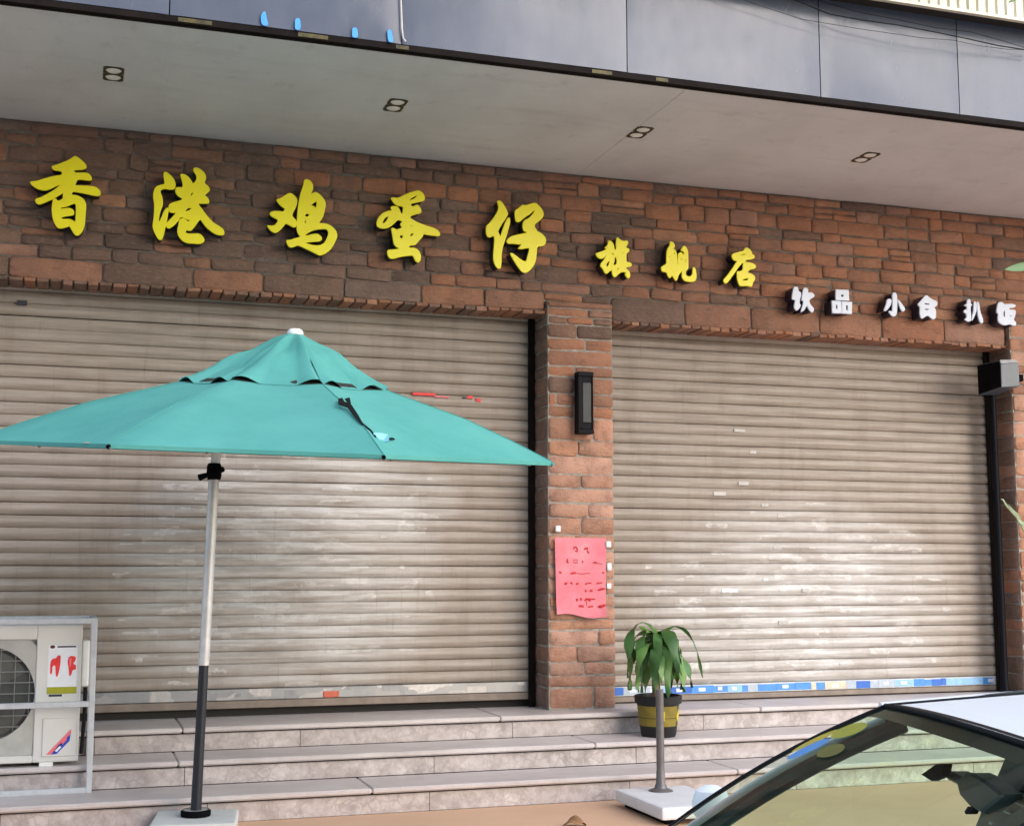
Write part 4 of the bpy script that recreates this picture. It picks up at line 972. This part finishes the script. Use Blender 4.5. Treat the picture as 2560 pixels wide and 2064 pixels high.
leaf(R(182), .66, .032, 1.2, .26, M_leaf, .76, .9, 2); leaf(R(-2), .46, .038, 1.1, .30, M_leaf, .74, -.8, 2); leaf(R(-6), .66, .008, .85, .20, M_leaf, .76, 1.2); leaf(R(200), .55, .03, 1.0, .26, M_leaf, .72, .5, 2)

# ================================================================== AIR CONDITIONER
ac = thing('air_conditioner', 'cream outdoor air conditioner unit with white and olive label in a steel cage', 'air conditioner', (-.43, 9.35, .335))
AX0, AX1, AZ0, AZ1 = -.505, .51, .025, .908   # local
fc = (-.08, .468); fr_ = .305
m = MB(); m.box((AX0, .045, AZ0), (AX1, .36, AZ1)); m.obj('cabinet', M_acwhite, ac, bevel=.012, seg=2)
# fan side front with a round opening
def ring(x0, x1, z0, z1, r, y, n=48):
    m = MB(); vs = []
    for k in range(n):
        a = 2 * math.pi * k / n + .0001; c, s_ = math.cos(a), math.sin(a)
        hx = (x1 - fc[0]) if c > 0 else (fc[0] - x0); hz = (z1 - fc[1]) if s_ > 0 else (fc[1] - z0)
        q = min(hx / abs(c), hz / abs(s_))
        vs += [(fc[0] + r * c, y, fc[1] + r * s_), (fc[0] + q * c, y, fc[1] + q * s_), (fc[0] + r * c, y + .035, fc[1] + r * s_)]
    fs = []
    for k in range(n):
        p, q = 3 * k, 3 * ((k + 1) % n); fs += [(p, q, q+1, p+1), (p, p+2, q+2, q)]
    return m.add(vs, fs)
ring(-.40, .225, .075, .812, fr_, .008).obj('fan_shroud', M_acgrey, ac)
m = MB(); m.box((AX0, 0, AZ0), (-.402, .044, AZ1)).box((.227, 0, AZ0), (AX1, .044, AZ1)).box((-.4018, 0, AZ0), (.2268, .044, .073)).box((-.4018, 0, .814), (.2268, .044, AZ1))
m.obj('front_panel', M_acwhite, ac, bevel=.006)
m = MB(); m.add([(fc[0] + fr_ * .995 * math.cos(2*math.pi*k/40), .0435, fc[1] + fr_ * .995 * math.sin(2*math.pi*k/40)) for k in range(40)], [tuple(range(40))]); m.obj('fan_cavity', M_acdark, ac)
for k in range(3):
    m = MB(); a0 = k * 2.094 + .5
    m.grid(lambda u, v, a0=a0: (fc[0] + (.06 + .22 * v) * math.cos(a0 + 1.3 * u * (.6 + .4 * v)), .040 - .022 * u, fc[1] + (.06 + .22 * v) * math.sin(a0 + 1.3 * u * (.6 + .4 * v))), 8, 4)
    m.obj('fan_blade', M_fan, ac, smooth=True)
m = MB()
for k in range(9):
    h = -.28 + .07 * k; L = math.sqrt(max(0, fr_ ** 2 - h * h))
    m.tube([(fc[0] - L, .010, fc[1] + h), (fc[0] + L, .010, fc[1] + h)], .0045, 6)
for k in range(7):
    h = -.27 + .09 * k; L = math.sqrt(max(0, fr_ ** 2 - h * h))
    m.tube([(fc[0] + h, .013, fc[1] - L), (fc[0] + h, .013, fc[1] + L)], .0028, 6)
m.obj('fan_guard', plain('grey_guard_wire', (.19, .195, .185), .5), ac, smooth=True)
MB().box((.283, -.008, .06), (.493, -.0005, .305)).obj('service_cover', M_acwhite, ac, bevel=.004)
MB().box((AX1 + .002, .06, .50), (AX1 + .05, .20, .80)).obj('valve_cover', M_white, ac, bevel=.012, seg=2)
m = MB().tube([(AX1 + .03, .12, .49), (AX1 + .032, .13, .3), (AX1 + .02, .2, .06), (AX1 + .02, .4, .03)], .013, 8); m.obj('pipe', M_rubber, ac, smooth=True)
for x in (-.40, .27): MB().box((x, .0, 0), (x + .085, .33, .0248)).obj('foot', M_white, ac)
# label: white film, red marks, olive band, black line
def flat(x0, x1, z0, z1, y, mat, name, par=ac): return MB().box((x0, y - .0012, z0), (x1, y, z1)).obj(name, mat, par)
flat(.300, .482, .500, .775, -.0008, M_sticker, 'label')
flat(.300, .484, .462, .505, -.0022, M_olive, 'label_print'); flat(.312, .395, .444, .458, -.0008, M_ink, 'label_print'); flat(.355, .472, .760, .770, -.0022, M_ink, 'label_print')
MB().add([(.325 + .016 * math.cos(k * .5236), -.0024, .765 + .011 * math.sin(k * .5236)) for k in range(12)], [tuple(range(12))]).obj('label_print', plain('maroon_print', (.10, .01, .02), .5), ac)
def lab(px_, py_): return ((px_ - 400) / (660 - 400) * .184 + .300, .775 - (py_ - 400) / (690 - 400) * .31)
for pl, mt in (([(420,500),(440,480),(470,478),(485,460),(510,462),(510,500),(505,540),(490,590),(475,590),(470,560),(465,520),(440,525),(440,570),(422,578)], M_red),
               ([(570,500),(585,465),(640,468),(645,490),(620,515),(648,520),(650,550),(620,550),(605,590),(590,585),(585,545)], M_red)):
    link('label_print', outline_mesh('label_print', [chaikin([lab(*p) for p in pl])], mt, -.0036, .0012), ac)
for pl, mt in (([(585,480),(605,475),(605,520),(592,540)], M_redlight),):
    link('label_print', outline_mesh('label_print', [chaikin([lab(*p) for p in pl])], mt, -.0052, .0012), ac)
def lab2(px_, py_): return ((px_ - 385) / (690 - 385) * .21 + .283, .305 - (py_ - 1000) / (1325 - 1000) * .245)
for pl, mt, y in (([(425,1305),(640,1095),(645,1130),(470,1305)], M_redlight, -.0096), ([(470,1306),(520,1240),(600,1170),(640,1135),(632,1195),(520,1302)], M_bluep, -.0096), ([(500,1275),(545,1235),(560,1245),(520,1285)], M_sticker, -.011), ([(560,1205),(600,1165),(610,1180),(570,1225)], M_redlight, -.011)):
    link('brand_stripe', outline_mesh('brand_stripe', [[lab2(*p) for p in pl]], mt, y, .0012), ac)
MB().box((.425, -.002, .405), (.437, .0, .411)).obj('screw', M_ink, ac)
# cage round the unit
cg = thing('steel_cage', 'pale grey square tube steel cage standing round the air conditioner', 'cage', (-.44, 9.25, .17))
def bar(a, b, r=.018, name='rail'): 
    a, b = Vector(a), Vector(b); d = b - a; M_ = Matrix.Translation(a) @ d.to_track_quat('Z', 'X').to_matrix().to_4x4()
    MB().box((-r, -r, 0), (r, r, d.length), M_).obj(name, M_galv, cg, bevel=.003)
CX0, CX1 = -.62, .592
for x in (CX0, CX1):
    bar((x, 0, 0), (x, 0, 1.118), name='post'); bar((x, .52, .166), (x, .52, 1.118), name='post')
    bar((x, .0185, 1.10), (x, .5015, 1.10)); bar((x, .0185, .565), (x, .5015, .565), .014)
for z_ in (1.10, .565, .018): bar((CX0 + .0185, 0, z_), (CX1 - .0185, 0, z_), .0178)
bar((CX0 + .0185, .52, 1.10), (CX1 - .0185, .52, 1.10), .0178)

# ================================================================== PARKED CAR
yawc = R(15); Cf = Vector((-math.cos(yawc), math.sin(yawc), 0)); Cv = Vector((math.sin(yawc), math.cos(yawc), 0))
P1 = Vector((1.97, 2.967, 1.25))
O = P1 - Cv * .575; O.z = -.15           # on the road under the middle of the windscreen's top edge
car = thing('parked_car', 'white parked car seen over its roof and windscreen at the corner', 'car', O, 0)
car.matrix_world = Matrix(((Cf.x, Cv.x, 0, O.x), (Cf.y, Cv.y, 0, O.y), (0, 0, 1, O.z), (0, 0, 0, 1)))
# (u forward, v to the far side, z up) is left handed for u,v,z -> mirrored v
car.matrix_world = Matrix.Identity(4); car.location = O
def C(u, v, z_): 
    q = Cf * u + Cv * v; return (q.x, q.y, z_)
def cobj(m, name, mat, parent=car, **k):
    m.v = [C(*p) for p in m.v]; return m.obj(name, mat, parent, **k)
# body
def section(u):
    fw, rw = 1.30, -1.32
    w_ = .86 - .10 * max(0, (u - 1.2) / .75) ** 2 - .08 * max(0, (-u - 1.5) / .75) ** 2
    zb = .20
    for c in (fw, rw):
        if abs(u - c) < .36: zb = max(zb, .34 + math.sqrt(max(0, .36 ** 2 - (u - c) ** 2)) * .92)
    if u > .72:      # bonnet
        q = min(1, (u - .72) / 1.2); zt = .985 - .16 * q - .16 * q ** 4; belt = zt - .06
        return [(0, zb), (w_*.8, zb), (w_*.99, zb + .02), (w_, max(.6, zb + .04)), (w_*.985, belt - .03), (w_*.93, belt + .01), (w_*.6, zt), (0, zt + .02)]
    belt = .93
    if u < -1.95: return [(0, zb), (w_*.8, zb), (w_*.99, zb+.02), (w_, max(.6, zb+.04)), (w_*.99, belt - .03), (w_*.95, belt), (w_*.6, belt + .01), (0, belt + .02)]
    return [(0, zb), (w_*.8, zb), (w_*.99, zb + .02), (w_, max(.6, zb + .04)), (w_*.985, belt - .05), (w_*.95, belt), (w_*.90, .75), (0, .74)]
us = [1.97, 1.93, 1.8, 1.66, 1.64, 1.55, 1.45, 1.3, 1.15, 1.05, .96, .94, .8, .73, .71, .5, .0, -.5, -.95, -.97, -1.05, -1.15, -1.32, -1.5, -1.6, -1.67, -1.69, -1.85, -1.94, -1.96, -2.1, -2.2]
m = MB(); vs = []
for i, u in enumerate(us):
    s_ = section(u); k_ = 1.0
    if i == 0 or i == len(us) - 1: s_ = [(v * .9, .45 + (z_ - .45) * .75) for v, z_ in s_]
    full = [(-v, z_) for v, z_ in s_[::-1][:-1]] + s_      # v from far to near
    full = [(v, z_) for v, z_ in full][:]
    ringp = [(v, z_) for v, z_ in s_] + [(-v, z_) for v, z_ in s_[::-1][1:-1]]
    vs += [(u, v, z_) for v, z_ in ringp]
n = len(section(0)) * 2 - 2
fs = [(i*n+k, i*n+(k+1) % n, (i+1)*n+(k+1) % n, (i+1)*n+k) for i in range(len(us)-1) for k in range(n)] + [tuple(range(n)), tuple((len(us)-1)*n+k for k in range(n))]
m.add(vs, fs); cobj(m, 'body', M_carwhite, smooth=True, angle=35)
# wheels
for wu in (1.30, -1.32):
    for sv_ in (-1, 1):
        m = MB(); cy = sv_ * .72
        prof = [(.0, .0), (.2, .0), (.24, .0)]
        ty = MB(); 
        for (r0, y0), (r1, y1) in (((.20, -.09), (.30, -.10)), ((.30, -.10), (.32, -.07)), ((.32, -.07), (.32, .07)), ((.32, .07), (.30, .10)), ((.30, .10), (.20, .09))):
            vs = []; 
            for k in range(28):
                a = 2*math.pi*k/28; vs += [(wu + r0*math.cos(a), cy + y0, .32 + r0*math.sin(a)), (wu + r1*math.cos(a), cy + y1, .32 + r1*math.sin(a))]
            ty.add(vs, [(2*k, 2*((k+1) % 28), 2*((k+1) % 28)+1, 2*k+1) for k in range(28)])
        wh = cobj(ty, 'wheel', M_rubber, smooth=True)
        rm = MB(); yo = cy + sv_ * .07
        vs = [(wu + .2*math.cos(2*math.pi*k/28), yo, .32 + .2*math.sin(2*math.pi*k/28)) for k in range(28)]
        rm.add(vs, [tuple(range(28))])
        for q in range(5):
            a = q * 1.2566; rm.tube([(wu, yo + sv_*.015, .32), (wu + .19*math.cos(a), yo + sv_*.012, .32 + .19*math.sin(a))], [.05, .03], 6)
        cobj(rm, 'rim', M_wheel, wh)
# windscreen surface (local): p top 0..bottom 1, q -1..1
def ws(q, p, off=0):
    top = Vector((.035 * (1 - q*q), .575 * q, 1.405 + .02 * (1 - q*q))); bot = Vector((.68 + .20 * (1 - q*q), .655 * q, .99))
    v = top.lerp(bot, p); v += Vector((.045, 0, .055)) * (4 * p * (1 - p)) * .5
    v += Vector((.5, 0, .85)) * off
    return v
m = MB(); m.grid(lambda u, v: ws(u * 2 - 1, v), 24, 12); wsc = cobj(m, 'windscreen', M_glass, smooth=True)
m = MB()
m.grid(lambda u, v: ws(u * 2 - 1, -.03 + (.085 + .02 * abs(2*u-1)**6) * v, -.001), 24, 2)
m.grid(lambda u, v: ws(-1 + .09 * u, .07 + .93 * v, -.001), 2, 12); m.grid(lambda u, v: ws(1 - .09 * u, .07 + .93 * v, -.001), 2, 12); m.grid(lambda u, v: ws(u * 2 - 1, .92 + .08 * v, -.001), 24, 2)
cobj(m, 'glass_border', M_frit, wsc, smooth=True)
for (q, p, rq, rp, mt) in ((.70, .15, .16, .050, plain('olive_sticker', (.30, .31, .02), .4)), (.86, .24, .09, .075, plain('ochre_sticker', (.42, .34, .02), .4)), (.70, .27, .10, .065, plain('sky_blue_sticker', (.03, .25, .60), .4)), (.42, .235, .12, .035, plain('dull_olive_sticker', (.12, .12, .02), .5))):
    m = MB(); m.add([ws(q + rq * math.cos(k * .3927), p + rp * math.sin(k * .3927), .0035) for k in range(16)], [tuple(range(16))]); cobj(m, 'sticker', mt, wsc)
cobj(MB().tube([ws(q_ / 12 - 1, 0) + Vector((-.002, 0, .004)) for q_ in range(25)], .006, 8), 'screen_seal', M_rubber, smooth=True)
# roof
def rf(u, v):
    q = v * 2 - 1; uu = .035 * (1 - q*q) + .004 - u * (1.72 + .03 * (1 - q*q))
    zc = 1.405 + .02 * (1 - q*q) + .055 * math.sin(math.pi * min(1, u * 1.25) * .62) - .10 * max(0, u - .55) ** 2
    return (uu - .004, q * (.566 - .02 * max(0, u - .6)), zc + .004)
m = MB(); m.grid(rf, 20, 24); cobj(m, 'roof', M_carwhite, smooth=True)
for sg in (-1, 1):
    P = [(lambda p: (p[0], sg * abs(p[1]) + sg * .008, p[2] - .004))(rf(u, (sg + 1) / 2)) for u in [i / 14 for i in range(15)]]
    cobj(MB().tube(P, .009, 8), 'roof_seal', M_rubber, smooth=True)
    cobj(MB().tube([(p[0], p[1] + sg * .03, p[2] - .014) for p in P], .024, 10), 'roof_rail', M_carwhite, smooth=True)
    # screen pillar: seal and painted pillar
    PL = [ws(sg, i / 10) for i in range(11)]
    cobj(MB().tube([(p.x, p.y + sg * .006, p.z) for p in PL], .006, 8), 'screen_seal', M_rubber, smooth=True)
    cobj(MB().tube([(p.x - .035, p.y + sg * .018, p.z - .035) for p in PL], [.024] * 11, 10), 'windscreen_pillar', M_carwhite, smooth=True)
    cobj(MB().tube([(p.x - .045, p.y - sg * .012, p.z - .04) for p in PL], [.022] * 11, 8), 'pillar_trim', M_cabin, smooth=True)
    # door pillars, side glass
    cobj(MB().tube([(-.93, sg * .80, .93), (-.86, sg * .715, 1.2), (-.80, sg * .600, 1.415)], [.05, .045, .04], 8), 'door_pillar', M_black, smooth=True)
    cobj(MB().tube([(-1.95, sg * .76, .94), (-1.80, sg * .68, 1.2), (-1.66, sg * .58, 1.38)], [.09, .08, .06], 8), 'rear_pillar', M_carwhite, smooth=True)
    cobj(MB().tube([(.0, sg * .588, 1.385), (-.4, sg * .600, 1.425), (-1.0, sg * .600, 1.43), (-1.62, sg * .585, 1.385)], .022, 8), 'roof_lining', M_cabin, smooth=True)
    def sgl(a0, a1, b0, b1):
        m = MB(); m.grid(lambda u, v: ((a0 + (a1 - a0) * u) * (1 - v) + (b0 + (b1 - b0) * u) * v, sg * (.805 - .215 * v + .03 * math.sin(math.pi * v)), .93 + .475 * v - .09 * 0), 6, 6); return m
    cobj(sgl(.64, -.92, .02, -.80), 'side_window', M_glass, smooth=True); cobj(sgl(-.94, -1.86, -.81, -1.62), 'side_window', M_glass, smooth=True)
m = MB(); m.grid(lambda u, v: (-1.70 - .27 * v, (u * 2 - 1) * (.55 + .14 * v), 1.385 - .43 * v), 8, 6); cobj(m, 'rear_window', M_glass, smooth=True)
# lamps, bumper, grille, plate
for sg in (-1, 1):
    m = MB(); m.lathe([(0, .075), (.06, .06), (.11, .015), (.13, -.03), (.12, -.07), (0, -.09)], (1.82, sg * .63, .63), 16); cobj(m, 'headlight', M_chrome, smooth=True)
    cobj(MB().box((-2.16, sg * .62 - .1, .72), (-2.06, sg * .62 + .1, .90)), 'tail_light', M_red, bevel=.01)
cobj(MB().box((1.93, -.45, .42), (1.985, .45, .58)), 'grille', M_black, bevel=.01)
# cabin: dashboard, seats, mirror
cobj(MB().box((.30, -.70, .75), (.72, .70, .955)), 'dashboard', M_cabin, bevel=.04, seg=2)
cobj(MB().tube([(.30 + .03 * math.sin(a), -.36 + .18 * math.cos(a), .98 + .17 * math.sin(a)) for a in [i * .2618 for i in range(25)]], .014, 8, cap=False), 'steering_wheel', M_black, smooth=True)
for sg in (-1, 1):
    st_ = cobj(MB().box((-.62, sg * .38 - .24, .742), (-.10, sg * .38 + .24, .80)), 'seat', M_seat, bevel=.02)
    m = MB(); m.grid(lambda u, v: (-.52 - .22 * v - .02 * math.sin(math.pi * u), sg * .38 + (u - .5) * (.50 - .08 * v), .78 + .42 * v), 8, 8); 
    m.grid(lambda u, v: (-.62 - .22 * v, sg * .38 + (u - .5) * (.50 - .08 * v), .78 + .42 * v), 8, 8); cobj(m, 'seat_back', M_seat, st_, smooth=True)
    cobj(MB().box((-.86, sg * .38 - .13, 1.215), (-.76, sg * .38 + .13, 1.36)), 'headrest', M_seat, st_, bevel=.03, seg=2)
# things behind the windscreen, set on planes across the cabin
def cpl(px_, py_, u):
    d = _F + _Rt * ((px_ - W0 / 2) / FPX) + _U * ((H0 / 2 - py_) / FPX)
    e = Vector((0, 0, EYE)) - O; k_ = (u - e.dot(Cf)) / d.dot(Cf); return e + d * k_
def cpv(px_, py_, v):
    d = _F + _Rt * ((px_ - W0 / 2) / FPX) + _U * ((H0 / 2 - py_) / FPX)
    e = Vector((0, 0, EYE)) - O; k_ = (v - e.dot(Cv)) / d.dot(Cv); return e + d * k_
def solid(pts, u, th, name, mat, par=car, **k):
    A = [cpl(x, y, u) for x, y in pts]; B = [p - Cf * th for p in A]; n_ = len(A)
    return MB().add(A + B, [tuple(range(n_)), tuple(range(2*n_-1, n_-1, -1))] + [(i, (i+1) % n_, n_ + (i+1) % n_, n_ + i) for i in range(n_)]).obj(name, mat, par, **k)
def z6(p): return [(2100 + x * .21366, 1850 + y * .21366) for x, y in p]
mi = solid(z6([(940,397),(1110,280),(1170,268),(1218,275),(1205,340),(1200,415),(1060,472)]), .03, .02, 'mirror', M_black, bevel=.002)
solid(z6([(1195,372),(1265,358),(1395,415),(1440,380),(1520,378),(1630,430),(1780,540),(1900,640),(1640,850),(1500,770),(1400,660),(1362,520),(1240,460),(1205,420)]), .0, .05, 'mirror_mount', plain('dark_teal_plastic', (.016, .024, .027), .35), mi, bevel=.006)
solid(z6([(1495,770),(1540,785),(1500,860),(1470,862),(1455,830)]), .0, .02, 'mirror_lever', M_black, mi)
vs_ = solid(z6([(1930,190),(2153,215),(2700,330),(2900,700),(2700,1100),(1560,1040),(1640,850),(1770,560)]), -.10, .02, 'sun_visor', plain('slate_visor', (.035, .045, .047), .5), bevel=.003)
for a_, b_ in (((1890,810),(2170,950)), ((1990,690),(2180,790)), ((2080,620),(2200,660)), ((1740,960),(1990,1060)), ((2200,960),(2480,1080)), ((2200,800),(2500,940))):
    solid(z6([(a_[0], a_[1] - 12), (b_[0], b_[1] - 12), (b_[0], b_[1] + 14), (a_[0], a_[1] + 14)]), -.085, .010, 'visor_rib', plain('pale_rib', (.26, .30, .30), .4) if 'pale_rib' not in bpy.data.materials else bpy.data.materials['pale_rib'], vs_)
solid(z6([(1640,850),(1880,650),(2080,490),(2153,500),(2110,560),(1900,690),(1700,860)]), -.085, .01, 'visor_rib', M_cabin, vs_)
mp = cpv(1778, 2012, .86)
mm = MB(); mm.lathe([(0, -.05), (.03, -.047), (.05, -.02), (.052, .01), (.042, .04), (.02, .052), (0, .055)], tuple(mp), 20); mo = mm.obj('door_mirror', M_carwhite, car, smooth=True)
sill = Vector(C(mp.dot(Cf) - .06, .795, .92)); MB().tube([tuple(mp - Vector((0, 0, .03))), tuple((mp + sill) / 2 - Vector((0, 0, .02))), tuple(sill)], .018, 8).obj('mirror_arm', M_black, mo)
mq = mp - Cv * (2 * mp.dot(Cv)); sq = sill - Cv * (2 * sill.dot(Cv))
mm = MB(); mm.lathe([(0, -.05), (.03, -.047), (.05, -.02), (.052, .01), (.042, .04), (.02, .052), (0, .055)], tuple(mq), 20); mo = mm.obj('door_mirror', M_carwhite, car, smooth=True)
MB().tube([tuple(mq - Vector((0, 0, .03))), tuple((mq + sq) / 2 - Vector((0, 0, .02))), tuple(sq)], .018, 8).obj('mirror_arm', M_black, mo)
q_ = rf(.27, .55); p_ = C(*q_)
m = MB(); m.grid(lambda u, v: (p_[0] + O.x + .02 * (u - .5), p_[1] + O.y + .012 * (v - .5) * (1 - (2*u-1)**2 * .8) + .006 * u * u, p_[2] + O.z + .003 + .006 * math.sin(math.pi * u)), 6, 3)
tag(m.obj('leaf_scrap', M_dryleaf, smooth=True), 'tiny dry leaf scrap lying on the white car roof', 'leaf')
# ================================================================== FOREGROUND TREE
br = thing('street_tree', 'slender street tree with a few long leaves reaching into the right edge', 'tree', (6.05, 6.0, 0))
MB().tube([(0, 0, 0), (.05, .02, 1.4), (-.05, 0, 2.8), (.02, .03, 4.6), (.1, 0, 6.2)], [.11, .10, .085, .06, .03], 12).obj('trunk', M_bark, br, smooth=True)
def B(px_, py_, Y): return at(px_, py_, Y) - Vector((6.05, 6.0, 0))
def blade(P, ws_, name, mat):
    m = MB(); vs = []
    for i, p in enumerate(P):
        t_ = (P[min(i+1, len(P)-1)] - P[max(i-1, 0)]).normalized(); s_ = t_.cross(Vector((.3, -.9, .2))).normalized() * ws_[i]; nn = s_.cross(t_).normalized() * ws_[i] * .25
        vs += [p + s_ + nn, p, p - s_ + nn]
    for i in range(len(P) - 1):
        a, b = 3*i, 3*i+3; m.f += [(a, a+1, b+1, b), (a+1, a+2, b+2, b+1)]
    m.v = [tuple(v) for v in vs]; return m.obj(name, mat, br, smooth=True)
blade([B(2512, 674, 6), B(2528, 672, 6), B(2548, 669, 6), B(2575, 664, 6), B(2600, 662, 6)], [.002, .016, .024, .024, .01], 'leaf', M_leaf)
MB().tube([B(2595, 662, 6), B(2660, 640, 6), Vector((-.04, 0, 3.1))], [.004, .008, .015], 8).obj('branch', M_bark, br, smooth=True)
tw = [B(2508, 1250, 6), B(2516, 1262, 6), B(2530, 1280, 6), B(2542, 1292, 6), B(2556, 1318, 6), B(2585, 1370, 6), Vector((.0, 0, 1.2))]
MB().tube(tw, [.003, .004, .005, .0055, .006, .007, .012], 8).obj('twig', plain('pale_twig', (.42, .45, .27), .6), br, smooth=True)
blade([B(2503, 1247, 6), B(2508, 1249, 6), B(2514, 1262, 6), B(2519, 1271, 6)], [.002, .006, .007, .002], 'leaf', M_leaf_pale)
blade([B(2520, 1260, 6), B(2532, 1276, 6), B(2542, 1286, 6), B(2552, 1296, 6)], [.002, .008, .010, .004], 'leaf', M_leaf_pale)
blade([B(2538, 1286, 6), B(2548, 1302, 6), B(2560, 1312, 6), B(2580, 1320, 6)], [.004, .012, .014, .004], 'leaf', M_leaf_pale)
blade([B(2521, 7, 6), B(2530, 2, 6), B(2545, -6, 6), B(2570, -20, 6)], [.003, .010, .013, .008], 'leaf', M_leaf)
MB().tube([B(2565, -18, 6), B(2640, -40, 6), Vector((.02, .02, 4.9))], [.004, .008, .014], 8).obj('branch', M_bark, br, smooth=True)
r2 = random.Random(11)
for i in range(40):
    a_ = r2.uniform(-.4, 1.2); h_ = r2.uniform(2.6, 6.2); q = Vector((.12 * math.cos(a_ * 3), .1 * math.sin(a_ * 3), h_))
    d_ = Vector((math.cos(a_ * 2.6), math.sin(a_ * 2.6), r2.uniform(-.2, .5))).normalized()
    if d_.x < .1: d_.x = abs(d_.x) + .2
    e_ = [q + d_ * (.18 * k_) + Vector((0, 0, -.02 * k_ * k_)) for k_ in range(5)]
    MB().tube([Vector((0, 0, h_ - .1)), e_[0]], .006, 5).obj('branch', M_bark, br); blade(e_, [.004, .025, .032, .025, .003], 'leaf', M_leaf)
# ================================================================== ACROSS THE STREET
ap = thing('unseen_street_block', 'unseen grey block added across the street to darken the canopy fascia', 'building', (-10, -14, 0))  # unseen block, added to darken the fascia reflection and the left soffit
M_render = plain('pale_render', (.60, .585, .57), .85, var=.2, scale=.8)
MB().box((-26, -10, -.25), (18.5, 0, 17.5)).obj('wall', M_render, ap)
MB().box((-26.3, -10.3, 17.503), (18.8, .3, 18.2)).obj('roof', M_render, ap)
wf = MB().box((-.95, .003, -.8), (.95, .08, .8)).mesh('window', M_galv); wp = MB().box((-.85, .0805, -.7), (-.02, .095, .7)).box((.02, .0805, -.7), (.85, .095, .7)).mesh('pane', M_acdark)
for fl in range(5):
    for k_ in range(12):
        w_ = link('window', wf, ap, (-23.5 + 3.55 * k_, 0, 3.9 + 3.0 * fl)); link('pane', wp, w_)
